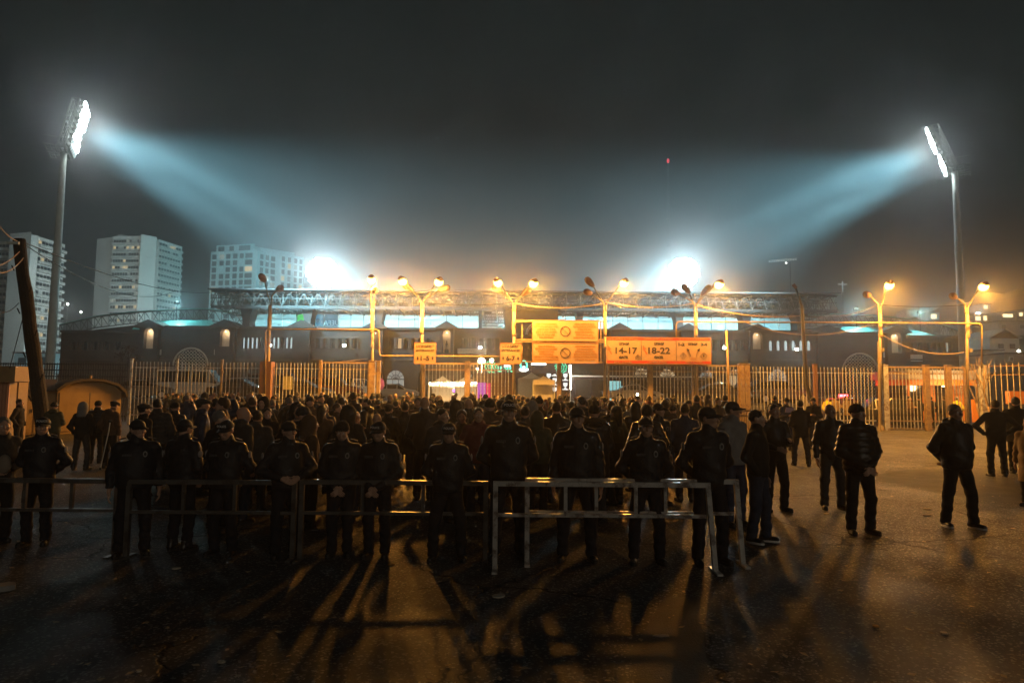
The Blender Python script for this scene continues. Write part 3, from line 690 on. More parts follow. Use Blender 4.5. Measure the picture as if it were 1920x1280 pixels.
house(26, 102, 662, 690, 190, 'low white house with a red roof at the foot of the left tower', m_whitehouse, m_roofred, [(.1, .3, .35, .7, 0), (.6, .85, .3, .75, 0)], gable=False)
house(1856, 1912, 634, 657, 130, 'white gabled house with two dark windows on the slope at right', m_whitehouse, m_white, [(.28, .46, .15, .55, 0), (.66, .84, .15, .55, 0)], gable='dark', proof=16)
hs_ = [(1742, 1762, 586, 602, 300, 'small dark house with one yellow window on the hillside', [(.2, .7, .3, .8, 1)], 5),
       (1700, 1722, 582, 596, 310, 'dim grey house low on the ridge behind the lattice roof', [(.3, .6, .3, .7, 0)], 4),
       (1725, 1742, 578, 590, 320, 'flat roofed hillside house with unlit windows beside the mast', [(.2, .5, .3, .7, 0)], 3),
       (1826, 1852, 590, 606, 280, 'pale hillside house with two lit windows under the bright yard lamp', [(.12, .48, .35, .8, 1), (.70, .94, .35, .85, 1)], 4),
       (1842, 1858, 570, 582, 320, 'small house with a dim lit window near the top of the hill', [(.2, .6, .3, .8, 1)], 4),
       (1878, 1904, 585, 600, 290, 'long hillside house with a wide lit window at far right', [(.1, .8, .35, .75, 1)], 4),
       (1906, 1932, 582, 598, 300, 'hillside house cut by the picture edge with a small lit window', [(.2, .45, .35, .75, 1)], 4),
       (1872, 1930, 603, 622, 230, 'broad grey house in the dark above the white gabled house', [(.1, .25, .3, .7, 0), (.7, .85, .3, .7, 0)], 5),
       (1790, 1822, 600, 622, 250, 'dark house half hidden by the right mast', [(.2, .4, .3, .7, 0)], 5),
       (1840, 1880, 658, 676, 118, 'low shed with a white lit roof edge below the white gabled house', [(.2, .4, .3, .7, 0)], 3),
       (1884, 1935, 664, 682, 112, 'low grey outbuilding at the foot of the slope behind the fence', [(.2, .3, .3, .7, 0)], 3)]
def hill_depth(px, py):
    f = max(0, (px-1660)/364); a, b, c = 690, 640-45*min(1, 1.6*f), 602-56*min(1, 1.7*f)
    return 190+70*max(0, (a-py)/(a-b)) if py > b else 260+70*min(1, (b-py)/(b-c))
for (p0, p1, t0, b0, Y, lab, wins, pr) in hs_:
    if Y > 150: Y = round(hill_depth((p0+p1)/2, b0+1)-6)
    house(p0, p1, t0, b0, Y, lab, m_shack, m_roofdark, wins, gable=(Y % 20 == 0), proof=pr)
def yard_or_added_lamp(px, py, Y, label, e, r=.35, col=(.9, 1, .92), g='yard lamps on the hillside', s_=60):
    c = W(px, py, Y); o = thing('yard_or_added_lamp', label, 'lamp', (c.x, c.y, 0), g)
    MB().tube([(c.x, c.y, 0), (c.x, c.y, c.z)], .1, 6).build('pole', m_pole, o); MB().ell(c, (r, r, r*.8), 10, 6).build('bulb', emis('yard_bulb_%d' % s_, col, s_), o)
    if e: lamp('lamp_light', 'POINT', c+Vector((0, -r-.2, 0)), e, col, r, o)
yard_or_added_lamp(1834, 588, 275, 'bright white yard lamp on the hillside', 2500, .7); yard_or_added_lamp(1856, 568, 318, 'small white lamp near the hilltop', 900, .45)
yard_or_added_lamp(1910, 658, 116, 'white lamp on the low outbuilding at right', 120, .2); yard_or_added_lamp(127, 570, 330, 'small white street light left of the middle tower', 500, .4)
yard_or_added_lamp(152, 585, 340, 'dim street light low beside the middle tower', 300, .4); yard_or_added_lamp(330, 568, 345, 'small street light at the right foot of the middle tower', 500, .45)
for (px, py, Y, lab, tg, e) in ((118, 598, 205, 'added lamp mast that lights the left tower', (W(60, 560, 235)), 30000), (262, 592, 222, 'added lamp mast that lights the middle tower', (W(255, 510, 285)), 42000), (500, 585, 250, 'added lamp mast that lights the hazy block teal', (W(480, 505, 318)), 80000)):  # lamps added before the towers to brighten their faces
    c = W(px, py, Y); o = thing('yard_or_added_lamp', lab, 'lamp', (c.x, c.y, 0), 'added lamps lighting the towers')
    MB().tube([(c.x, c.y, 0), (c.x, c.y, c.z)], .12, 6).build('pole', m_pole, o); MB().box(c, (.6, .3, .4)).build('added_lamp_box', m_dark, o)
    lamp('lamp_light', 'SPOT', c+Vector((0, .4, 0)), e, (.92, 1, .95) if px < 400 else (.22, .82, .9), .4, o, target=tg, size=110, blend=.9)
# far landmarks: hill cross, crane, red-lit tower
c = W(1580, 545, 360); o = thing('hill_cross', 'thin white lit cross on the dark skyline', 'cross', (c.x, c.y, 0))
MB().bar((c.x, c.y, 0), (c.x, c.y, c.z-.8), .3).build('cross_mast', M('dark_steel', (.006, .006, .006), r=1., spec=0), o)
MB().bar((c.x, c.y, c.z-.79), (c.x, c.y, c.z+5.4), .5).bar((c.x-2.6, c.y, c.z+3.6), (c.x+2.6, c.y, c.z+3.6), .5).build('cross_beam', emis('cross_white', (.7, .9, .95), .5), o)
a, b_ = W(1441, 491, 330), W(1494, 487, 330); o = thing('tower_crane', 'distant tower crane with its pale jib above the stadium roof', 'crane', (a.x+6, 330, 0))
j = MB(); 
for k in range(12):
    p, q = a.lerp(b_, k/12), a.lerp(b_, (k+1)/12); j.bar(p, q, .22); j.bar(p+Vector((0, 0, .7)), q+Vector((0, 0, .7)), .18); j.bar(p, q+Vector((0, 0, .7)), .12)
j.build('jib', M('glowing_crane_white', (.8, .8, .75), r=.5, emit=(.75, .8, .72), es=.35, var=0), o)  # jib steel given a faint glow that stands for lamplight along it
MB().ell(W(1474, 493, 329), (.5, .4, .4), 8, 6).build('jib_lamp', emis('jib_bulb', (1, 1, .9), 8), o)
MB().bar((a.x+11, 330, 0), (a.x+11, 330, a.z), .5).build('crane_mast', M('dark_steel', (.006, .006, .006), r=1., spec=0), o)
c = W(1252, 300, 420); o = thing('broadcast_tower', 'faint lattice broadcast tower carrying a red warning light', 'tower', (c.x, 420, 0))
tm = MB()
for s in (-1, 1):
    for s2 in (-1, 1): tm.tube([(c.x+s*7, 420+s2*7, 0), (c.x+s*1.2, 420+s2*1.2, 60), (c.x+s*.4, 420+s2*.4, c.z-3)], [.3, .12, .07], 5)
for k in range(1, 14):
    z = k*9.; w = 7-5.8*min(1, z/60); tm.box((c.x, 420, z), (2*w, 2*w, .15))
tm.build('lattice', M('dark_steel', (.006, .006, .006), r=1., spec=0), o)
MB().ell((c.x, 419, c.z-1), (.9, .9, 1.6), 8, 6).build('warning_light', emis('red_warning', (1, .05, .08), 1.5), o)
# ------------------------------------------------------------------ the boundary fence and its gates
FY = 37.0
m_ochre = M('ochre_gate_paint', (.33, .235, .12), r=.5, var=.2, scale=4, dirt=(.22, .13, .07), dscale=5)
m_bar = M('weathered_bar_paint', (.52, .54, .55), r=.5, var=.2, scale=5, dirt=(.2, .13, .09), dscale=4)
m_brown = M('brown_column_paint', (.20, .10, .05), r=.6, var=.2, scale=3)
fz_t, fz_r, fz_b = W(960, 683, FY).z, W(960, 694, FY).z, .55
bar_long = MB().bx(-.016, .016, -.016, .016, .12, fz_t-.02).mesh('fence_bar', mat=m_bar)
bar_gate = MB().bx(-.016, .016, -.016, .016, .10, fz_t-.05).mesh('gate_bar', mat=m_bar)
def fx(px, Y=FY): return WX(px, Y, 740)
def bars(root, x0, x1, src, name, step=.2, Y=FY, z=0.):
    n = max(1, round((x1-x0)/step)-1)
    for i in range(n):
        x = x0+(x1-x0)*(i+1)/(n+1); b = inst(src, name, root, (x, Y, z)); b.rotation_euler = (0, random.uniform(-.006, .006), random.uniform(0, .5))
def rail(root, x0, x1, z, Y=FY, h=.07, d=.05, mat=None):
    MB().bx(x0, x1, Y+.024, Y+.024+d, z-h/2, z+h/2).build('rail', mat or m_bar, root)
def fence(p0, p1, label, Y=FY):
    x0, x1 = fx(p0, Y), fx(p1, Y); o = thing('bar_fence', label, 'fence', ((x0+x1)/2, Y, 0), 'bar fence bays')
    rail(o, x0, x1, fz_r, Y); rail(o, x0, x1, fz_b, Y); bars(o, x0, x1, bar_long, 'fence_bar', Y=Y); return o
def gate(p0, p1, label, mid=True, top=True):
    x0, x1 = fx(p0), fx(p1); o = thing('gate_leaf', label, 'gate', (x0, FY, 0), 'gate leaves')
    for x in (x0, x1): MB().bx(x-.05, x+.05, FY-.05, FY+.05, .06, fz_t+.06).build('stile', m_ochre, o)
    for z in ((fz_t+.02,) if top else ())+(fz_r, fz_b, .12): MB().bx(x0+.052, x1-.052, FY+.02, FY+.07, z-.04, z+.04).build('rail', m_ochre, o)
    bars(o, x0+.05, x1-.05, bar_gate, 'gate_bar'); return o
def post(px, label, w=.22, zt=None, mat=None, Y=FY):
    zt = zt or fz_t+.12; x = fx(px, Y)
    o = thing('gate_post', label, 'post', (x, Y, 0), 'steel gate posts')
    MB().bx(x-w/2, x+w/2, Y-w/2, Y+w/2, 0, zt).build('shaft', mat or m_ochre, o); MB().bx(x-w/2-.02, x+w/2+.02, Y-w/2-.02, Y+w/2+.02, zt+.002, zt+.04).build('post_cap', mat or m_ochre, o)
    hp = MB()
    for z in (.7, 3.0): hp.box((x+w/2+.02, Y-.06, z), (.05, .06, .18))
    hp.build('hinge', mat or m_ochre, o)
fence(246, 328, 'leftmost bay of the tall bar fence by the shed'); fence(332, 412, 'bar fence bay in front of the white van'); fence(416, 490, 'bar fence bay left of the brown column')
fence(510, 597, 'bar fence bay between the brown column and the first orange gate')
gate(601, 690, 'orange framed gate leaf left of the open gateway'); gate(795, 872, 'gate leaf right of the open gateway under the 1-5 sign'); gate(880, 962, 'gate leaf in front of the white tents beside the 6-7 sign')
gate(1141, 1215, 'gate leaf under the 14-17 panel'); gate(1223, 1299, 'gate leaf under the 18-22 panel'); gate(1308, 1385, 'gate leaf right of the west stand panel')
fence(1406, 1526, 'bar fence bay right of the twin posts, crossed by the black pole'); fence(1533, 1642, 'bar fence bay in front of the red police light')
gate(1665, 1734, 'barred gate leaf right of the lamp post with a braced foot'); gate(1742, 1775, 'narrow gate leaf in front of the orange booth'); gate(1783, 1810, 'low wicket gate in front of the orange booth')
for px, lab, w in ((244, 'slim pale post at the left end of the bar fence', .12), (330, 'slim post left of the white van', .10), (414, 'rust orange slim post right of the white van', .11), (599, 'post at the hinge side of the first orange gate', .14), (697, 'thick orange post beside the open gateway', .34), (709, 'second orange post on the left of the open gateway', .2),
                   (876, 'orange post between the two gate leaves by the tents', .24), (1048, 'orange post under the banned items board', .24), (1219, 'orange post between the 14-17 and 18-22 gate leaves', .24), (1391, 'left of the twin orange posts', .28), (1401, 'right of the twin orange posts', .28),
                   (1529, 'brown post between the two right fence bays', .2), (1660, 'pale post right of the braced lamp post', .26), (1738, 'tan post in front of the orange booth wall', .26), (1779, 'tan post beside the wicket gate', .26), (1843, 'grey corner post at the right end of the fence', .34)):
    post(px, lab, w, mat=(m_bar if px in (244, 330, 1660, 1843) else (m_brown if px == 1529 else None)))
MB().bx(fx(489), fx(510), FY-.3, FY+.3, 0, fz_t+.05).thing('gate_column', m_brown, 'wide brown steel column at the foot of the unlit lamp post', 'column', 'steel gate posts')
# the grid fence further left, the corner fence at the right
o = thing('grid_fence', 'dark grid fence behind the tan shed', 'fence', (fx(110, 41), 41, 0), 'bar fence bays'); x0, x1 = WX(-40, 41, 690), WX(240, 41, 690)
gm = M('dark_fence_paint', (.045, .042, .04), r=.6); zt_ = W(120, 680, 41).z
gb = MB().bx(-.02, .02, -.02, .02, 0, zt_).mesh('fence_bar', mat=gm)
n = 62
for i in range(n): inst(gb, 'fence_bar', o, (x0+(x1-x0)*i/(n-1), 41, 0))
for z in (zt_-.08, zt_-.45, zt_-.85, .3): rail(o, x0, x1, z, 41.02, mat=gm)
o = thing('bar_fence', 'taller bar fence turning away at the right edge', 'fence', (fx(1890), FY, 0), 'bar fence bays')
A_, B_ = Vector((fx(1846), FY, 0)), Vector((fx(1846)+4.2, FY-5.5, 0)); m_bar2 = MB().bx(-.018, .018, -.018, .018, .1, fz_t+.25).mesh('fence_bar', mat=m_bar)
for i in range(26): p = A_.lerp(B_, i/25); inst(m_bar2, 'fence_bar', o, p, -.9)
for z in (fz_t+.1, fz_t-.4, .5): MB().bar(A_+Vector((.04, 0.04, z)), B_+Vector((.04, 0.04, z)), .05).build('rail', m_brown, o)
# ------------------------------------------------------------------ street lamps along the fence
m_lpole = M('yellowed_lamp_pole', (.25, .21, .15), r=.55, var=.2, scale=3, dirt=(.25, .16, .09), dscale=3)
m_lshell = M('rusty_lamp_shell', (.30, .15, .10), r=.5, var=.2, scale=8)
m_loff = M('unlit_lamp_bowl', (.42, .22, .17), r=.25, var=.1)
m_son = emis('sodium_bowl', (1.0, .52, .10), 14)
def lamp_head(root, tip, d, lit, L_=.78):
    d = Vector(d).normalized(); q = d.to_track_quat('Y', 'Z').to_matrix()
    sh = MB(); c = Vector(tip)+d*(L_/2)
    sh.tube([c-d*.42, c-d*.34, c-d*.15, c+d*.1, c+d*.3, c+d*.37], [.05, .11, .17, .20, .15, .04], 12)
    h = sh.build('lamp_head', m_lshell, root, smooth=True)
    dn = q @ Vector((0, 0, -1))
    MB().ell(c+dn*.075+d*.04, (.23, .28, .22) if lit else (.14, .27, .10), 12, 8, rot=q).build('lamp_bowl', m_son if lit else m_loff, h, smooth=True)
    if lit: lp_ = c+dn*.40+d*.04; lamp('lamp_light', 'SPOT', lp_, E_SODIUM, C_SODIUM, .32, root, target=lp_+Vector((0, -.15, -1)), size=172, blend=.35)
def street_lamp(px, pj, heads, label, zb=0, bend=0.):
    J = W(px, pj, FY); base = Vector((fx(px)+bend, FY, 0)); o = thing('street_lamp', label, 'street lamp', base, 'street lamps along the fence')
    MB().tube([base, Vector((J.x*.5+base.x*.5, FY, 3.6)), Vector((J.x, FY, J.z-.55))], [.10, .085, .07], 12).build('pole', m_lpole, o, smooth=True)
    MB().tube([(J.x, FY, J.z-1.9), (J.x, FY, J.z-1.8), (J.x, FY, J.z-.5)], [.105, .11, .10], 12).build('pole_sleeve', m_lpole, o, smooth=True)
    MB().tube([base, base+Vector((0, 0, .04)), base+Vector((0, 0, .3))], [.2, .2, .12], 10).build('pole_foot', m_lpole, o)
    MB().box((J.x+.05, FY-.11, J.z-2.6), (.12, .1, .2)).build('clamp', m_lpole, o)
    for hx, hy, lit, dy in heads:
        T = W(hx, hy, FY+dy); s = 1 if T.x > J.x else -1
        e = Vector((T.x-s*.18, FY+dy, T.z-.30))
        MB().tube([(J.x+s*.06, FY, J.z-.9), (J.x+s*.06, FY, J.z-.15), (J.x+s*.12, FY+dy*.1, J.z+.05), e], [.045, .045, .045, .035], 8).build('arm', m_lpole, o, smooth=True)
        d = (e-Vector((J.x, FY, J.z))).normalized()+Vector((0, dy*.3, -.25)); lamp_head(o, e-d.normalized()*.05, d, lit)
    return o
street_lamp(507, 556, [(491, 517, 0, -.9), (526, 534, 0, -.5)], 'street lamp with two unlit heads over the brown column', bend=-.15)
street_lamp(699, 563, [(692, 521, 1, -.8), (709, 537, 0, -1.)], 'street lamp at the open gateway with only its left head lit')
street_lamp(792, 564, [(757, 521, 1, -.9), (768, 535, 0, -.2), (823, 522, 1, -.9), (829, 535, 0, -.2)], 'four headed street lamp above the 1-5 sign')
street_lamp(964, 568, [(934, 524, 1, -.9), (936, 538, 0, -.2), (999, 525, 1, -.9), (984, 543, 0, -.2)], 'four headed street lamp above the 6-7 sign')
street_lamp(1134, 568, [(1106, 526, 0, -.4), (1102, 540, 0, -.9), (1168, 525, 1, -.9)], 'street lamp with two dark left heads between the board and the 14-17 panel')
street_lamp(1304, 569, [(1266, 540, 0, -.9), (1286, 538, 0, .3), (1322, 542, 0, -.2), (1344, 527, 1, -.9)], 'street lamp in front of the far right floodlight with one lit head')
street_lamp(1649, 571, [(1624, 545, 0, -.6), (1667, 530, 1, -.9)], 'street lamp with a braced foot beside the barred gate at right')
street_lamp(1812, 572, [(1785, 547, 0, -.6), (1840, 532, 1, -.9)], 'rightmost street lamp beside the right floodlight mast')
o = [c for c in COL.objects if c.get('label', '').startswith('street lamp with a braced foot')][0]
J = W(1647, 640, FY); MB().tube([J, (fx(1644)-.1, FY-.35, 0)], .06, 8).build('brace', m_lpole, o)
pts = [(fx(1514), FY-1.5, 0)]+[W(px, py, FY-1.5) for px, py in ((1512, 720), (1507, 640), (1503, 575), (1499, 560), (1491, 537))]
o = thing('bent_pole', 'black lamp pole with a bent top and no lamp', 'pole', pts[0]); MB().tube(pts, [.12, .11, .10, .075, .06, .05], 10).build('pole', M('black_pole_paint', (.03, .027, .025), r=.5), o, smooth=True)
MB().tube([W(1493, 540, FY-1.5), W(1487, 533, FY-1.5)], [.09, .1], 8).build('pole_cap', m_lshell, o)
# overhead cables
m_cable = M('black_cable', (.02, .02, .02), r=.6, var=0)
def cable(a, b, sag, label, r=.018, n=16, mat=None):
    a, b = Vector(a), Vector(b); P = [a.lerp(b, i/n)-Vector((0, 0, sag*4*(i/n)*(1-i/n))) for i in range(n+1)]
    MB().tube(P, r, 5).thing('overhead_cable', mat or m_cable, label, 'cable', 'overhead cables', base=a)
m_cablel = M('pale_cable', (.45, .32, .2), r=.5, var=0)
cable(W(964, 568, FY-.15), W(1134, 568, FY-.15), .28, 'sagging cable between the lamps over the 6-7 and 14-17 signs', mat=m_cablel)
cable(W(1134, 566, FY-.15), W(1304, 568, FY-.15), .28, 'sagging cable between the lamps either side of the 18-22 panel', mat=m_cablel)
cable(W(1304, 570, FY-.15), W(1500, 592, FY-1.4), .3, 'cable from the last sign lamp to the black pole', mat=m_cablel)
cable(W(1500, 592, FY-1.4), W(1649, 570, FY-.15), .35, 'cable from the black pole to the braced lamp', mat=m_cable)
cable(W(1649, 571, FY-.15), W(1812, 571, FY-.15), .12, 'black cable between the two rightmost street lamps')
cable(W(792, 566, FY-.15), W(964, 566, FY-.15), .2, 'cable between the two four headed lamps')
cable(W(1400, 605, FY-.1), W(1649, 602, FY-.2), .75, 'low cable sagging under the right gas pipe', mat=m_cablel)
cable(W(1650, 625, FY-.1), W(1808, 660, FY-.2), .5, 'low pale cable under the right gas pipe by the mast', mat=m_cablel)
cable(W(690, 672, FY-.1), W(600, 682, FY-.1), .02, 'thin wire running from the gateway lamp to the orange gate', r=.01, mat=m_cablel)
# ------------------------------------------------------------------ gas pipes
m_pipe = M('yellow_gas_pipe', (.26, .17, .07), r=.45, var=.15, scale=3)
def pipe(pts, label, r=.042):
    P = [Vector(p) for p in pts]; Q = [P[0]]
    for i in range(1, len(P)-1):
        a, b, c = P[i-1], P[i], P[i+1]; d1, d2 = (a-b), (c-b); k = min(.22, d1.length*.4, d2.length*.4)
        s, e = b+d1.normalized()*k, b+d2.normalized()*k
        for j in range(5): u = j/4; Q.append(s*(1-u)**2+b*2*u*(1-u)+e*u*u)
    Q.append(P[-1]); MB().tube(Q, r, 10).thing('gas_pipe', m_pipe, label, 'pipe', 'yellow gas pipes', base=P[0], smooth=True)
pg = lambda px, py: W(px, py, FY-.28)
pipe([pg(498, 790)*Vector((1, 1, 0)), pg(498, 617), pg(711, 618), pg(711, 667), pg(936, 668)], 'gas pipe crossing from the brown column to the 6-7 sign')
pipe([pg(966, 603), pg(1000, 603)], 'short pipe from the 6-7 lamp post to the upper board', .035)
pipe([pg(1268, 634), pg(1268, 603), pg(1815, 606), pg(1841, 607), pg(1841, 690)*Vector((1, 1, 1))], 'gas pipe crossing high from the west stand panel to the right corner')
pipe([W(1362, 620, FY-.2), W(1370, 800, FY-.2)*Vector((1, 1, 0))], 'leaning bare pipe standing right of the west stand panel', .06)
# ------------------------------------------------------------------ signs
m_sign = M('amber_sign_sheet', (.36, .235, .145), r=.55, var=.05, scale=1.5)
m_signedge = M('sign_frame_brown', (.36, .16, .06), r=.6, var=.1)
m_red = M('red_sign_strip', (.40, .035, .01), r=.55, var=.06)
m_black = M('black_sign_print', (.03, .022, .015), r=.6, var=0); m_pale = M('pale_sign_print', (.42, .28, .14), r=.6, var=0)
m_arrow = M('red_brown_arrow', (.42, .10, .03), r=.6, var=0)
SGY = FY-.42
def signboard(name, p, label, group=None, mat=None, Y=SGY):
    (x0, y0, x1, y1) = p; a, b = W(x0, y0, Y), W(x1, y1, Y); zc = (W((x0+x1)/2, y0, Y).z, W((x0+x1)/2, y1, Y).z)
    o = thing(name, label, 'sign', ((a.x+b.x)/2, Y, zc[1]), group)
    MB().bx(a.x+.03, b.x-.03, Y, Y+.05, zc[1]+.03, zc[0]-.03).build('panel', mat or m_sign, o)
    fr = MB(); fr.bx(a.x, a.x+.03, Y-.012, Y+.06, zc[1], zc[0]); fr.bx(b.x-.03, b.x, Y-.012, Y+.06, zc[1], zc[0])
    fr.bx(a.x+.031, b.x-.031, Y-.012, Y+.06, zc[0]-.03, zc[0]); fr.bx(a.x+.031, b.x-.031, Y-.012, Y+.06, zc[1], zc[1]+.03); fr.build('frame', m_signedge, o)
    br = MB(); br.bx(a.x+.1, b.x-.1, Y+.07, Y+.11, zc[1]+.25, zc[1]+.31); br.bx(a.x+.1, b.x-.1, Y+.07, Y+.11, zc[0]-.31, zc[0]-.25); br.build('back_rail', m_lpole, o)
    return o, a.x, b.x, zc[0], zc[1]
def put(o, s_, px, py, h, mat=m_black, w=None, name='lettering', wt=0.):
    c = W(px, py, SGY-.004); return text(s_, h*FY/FPX/.70, c, mat, o, name, width=w*SGY/FPX if w else None, weight=wt)
for (p, n_, lab) in (((777, 642, 817, 682), '1-5', 'square amber entrances sign reading 1-5 on the lamp post'), ((938, 643, 977, 682), '6-7', 'square amber entrances sign reading 6-7 on the lamp post')):
    o, *_ = signboard('entrance_sign', p, lab, 'amber entrance signs'); cx = (p[0]+p[2])/2
    put(o, 'ՄՈՒՏՔԵՐ', cx, 649, 4.6, w=33, wt=.006); put(o, 'ENTERANCES', cx, 656.6, 3.8, w=34, wt=.004); put(o, n_, cx, 671.5, 8.4, w=17, wt=.012)
    for d_ in (-14, 14): put(o, '0', cx+d_, 671.5, 5.2, w=3.6, wt=.02, name='symbol')
def noentry(o, px, py, rpx):
    c = W(px, py, SGY-.016); r_ = rpx*SGY/FPX; g = MB()
    vs = []; n = 32
    for k in range(n):
        a = 2*math.pi*k/n
        for rr, yy in ((r_, 0), (r_*.86, 0), (r_*.86, .01), (r_, .01)): vs.append((c.x+rr*math.cos(a), c.y+yy, c.z+rr*math.sin(a)))
    fs = []
    for k in range(n):
        b = 4*k; e = 4*((k+1) % n); fs += [(b, e, e+1, b+1), (b+3, b+2, e+2, e+3), (b, b+3, e+3, e), (b+1, e+1, e+2, b+2)]
    g.add(vs, fs); k = r_*.68; g.bar((c.x-k, c.y+.005, c.z+k), (c.x+k, c.y+.005, c.z-k), r_*.13, .01); g.build('prohibition_ring', m_black, o)
m_text2 = M('faded_brown_print', (.33, .16, .04), r=.6, var=0)
o, *_ = signboard('rules_board', (998, 600, 1122, 639.5), 'upper amber rules board in Armenian with a crossed ring', 'amber rules boards'); noentry(o, 1060, 621, 9.6)
for i, (l, r_) in enumerate((('ԶԵՆՔ, ՀՐԱՎԱՌՈՒԹՅՈՒՆ,', 'ՈԳԵԼԻՑ ԸՄՊԵԼԻՔ, ՇՇԵՐ,'), ('ԿՏՐՈՂ ԵՎ ԾԱԿՈՂ ԻՐԵՐ,', 'ՏԱՐԱ, ԱՊԱԿԻ, ԹԵՐՄՈՍ,'), ('ՊՐՈՖԵՍԻՈՆԱԼ ՎԻԴԵՈ,', 'ՊԱՍՏԱՌ, ԴՐՈՇ, ՆՇԱՆ,'), ('ԱՈՒԴԻՈ ՖՈՏՈ ՍԱՐՔԵՐ,', 'ՔԱՂԱՔԱԿԱՆ ԳՐՈՒԹՅՈՒՆ,'), ('ԿԵՆԴԱՆԻ, ՓՉՈՎԻ ԻՐԵՐ,', 'ՍՈՒԼԻՉ, ՇԵՓՈՐ, ՖՈՂ,'), ('ՓԱՅՏԵ, ՄԵՏԱՂԵ ՁՈՂԵՐ', 'ԼԱԶԵՐ ԵՎ ՓՈՇԻՆԵՐ'))):
    put(o, l, 1024, 607.5+5.0*i, 2.6, m_text2, w=(40, 46, 36, 40, 34, 28)[i], wt=.012); put(o, r_, 1096, 607.8+5.0*i, 2.6, m_text2, w=(38, 44, 26, 36, 32, 42)[i], wt=.012)
o, *_ = signboard('rules_board', (998, 642.5, 1122, 681), 'lower amber rules board in English with a crossed ring', 'amber rules boards'); noentry(o, 1060, 661.5, 9.6)
for i, (l, r_) in enumerate((('WEAPONS, FIREWORKS,', 'ALCOHOLIC DRINKS, BOTTLES,'), ('CUTTING AND STABBING ITEMS,', 'CANS, GLASS OR THERMOS,'), ('PROFESSIONAL VIDEO,', 'BANNERS, FLAGS, SYMBOLS,'), ('AUDIO/PHOTO DEVICES,', 'RACIST AND POLITICAL SCRIPTS,'), ('ANIMALS AND INFLATABLE ITEMS,', 'WHISTLES, VUVUZELAS, TRUMPETS,'), ('WOODEN AND METAL FLAGSTICKS', 'LASER LIGHTS AND POWDERS'))):
    put(o, l, 1024, 649+4.9*i, 2.3, m_text2, w=(32, 41, 31, 27, 46, 46)[i], wt=.014); put(o, r_, 1097, 649.4+4.9*i, 2.3, m_text2, w=(38, 32, 38, 44, 46, 39)[i], wt=.014)
o, xl, xr, zt_, zb_ = signboard('direction_sign', (1137, 632, 1334, 682.5), 'long three panel stand direction sign with red strips top and bottom')
for (t0, b0) in ((633.2, 637.8), (676.2, 681.2)):
    MB().bx(xl+.035, xr-.035, SGY-.008, SGY-.002, W(1235, b0, SGY).z, W(1235, t0, SGY).z).build('strip', m_red, o)
for px in (1202.3, 1267.8): MB().bx(WX(px, SGY, 655)-.012, WX(px, SGY, 655)+.012, SGY-.006, SGY-.001, W(px, 675.5, SGY).z, W(px, 638.6, SGY).z).build('divider', m_black, o)
for px, a_, b_ in ((1168, 'ԱՐԵՎԵԼՅԱՆ ՏՐԻԲՈՒՆԱ', 'EAST STAND'), (1234, 'ՀՅՈՒՍԻՍԱՅԻՆ ՏՐԻԲՈՒՆԱ', 'NORTH STAND'), (1300, 'ԱՐԵՎՄՏՅԱՆ ՏՐԻԲՈՒՆԱ', 'WEST STAND')):
    for s_, py, w_ in ((a_, 635.5, 54), (b_, 678.6, 32)):
        t_ = put(o, s_, px, py, 2.5, m_pale, w=w_, wt=.0); t_.location.y -= .008
for px, n_ in ((1172, '14-17'), (1238, '18-22')):
    put(o, 'ՄՈՒՏՔ', px-2, 644.4, 4.2, w=19, wt=.012); put(o, n_, px+(2.5 if n_[1] == '4' else -2), 657, 11.4, w=41, wt=.012); put(o, 'GATE', px-3, 669.6, 4.3, w=17, wt=.012)
    x_, z_ = px-30.5, 656.0; c = lambda a, b: W(x_+a, z_+b, SGY-.006)
    ar = MB(); p = [c(-2.2, -9), c(4.6, -2.2), c(1.6, -1.2), c(6.4, 7.2), c(4.6, 8.4), c(-.4, -.2), c(-2.0, 1.2)]
    ar.add(p, [tuple(range(6, -1, -1))]); ar.build('arrow', m_arrow, o)
put(o, '1-2', 1278, 645.5, 5, w=12, wt=.014); put(o, 'ՄՈՒՏՔ', 1299, 644.8, 4.2, w=18, wt=.012); put(o, '3-4', 1320, 645.5, 5, w=12, wt=.014); put(o, 'GATE', 1300, 672.5, 3.4, m_text2, w=12, wt=.01)
for s_ in (-1, 1):
    ar = MB(); pts = []
    for k in range(9):
        u = k/8; pts.append(W(1300+s_*(5.5+4.5*u*u), 669-13*u, SGY-.008))
    for k in range(8): ar.bar(pts[k], pts[k+1], .055, .008)
    t_ = lambda a, b: W(1300+s_*a, b, SGY-.011); ar.add([t_(12.5, 652), t_(7.0, 656.5), t_(11.6, 658.5)], [(0, 1, 2), (2, 1, 0)]); ar.build('curved_arrow', m_black, o)
for px, py, n_ in ((1196, 669.5, '4'), (1281, 666.5, '2'), (1319.5, 667, '1')):
    r_ = 6.2 if n_ != '4' else 5; dm = MB(); q = [W(px, py-r_, SGY-.006), W(px+r_, py, SGY-.006), W(px, py+r_, SGY-.006), W(px-r_, py, SGY-.006)]
    for k in range(4): dm.bar(q[k], q[(k+1) % 4], .022, .006)
    dm.build('diamond', m_black, o); put(o, n_, px, py, 4.2, w=2.2)
# rails that carry the signs
br = thing('sign_rail', 'ochre rails between the lamp posts that carry the rules boards', 'rail', (fx(1050), FY-.24, 0))
for py in (602.5, 637.8, 641.6, 679): MB().bx(fx(966), fx(1133), FY-.27, FY-.21, W(1050, py, FY).z-.03, W(1050, py, FY).z+.03).build('rail', m_ochre, br)
for px in (978, 1126): MB().bx(fx(px)-.03, fx(px)+.03, FY-.20, FY-.14, W(px, 681, FY).z, W(px, 603, FY).z).build('upright', m_ochre, br)
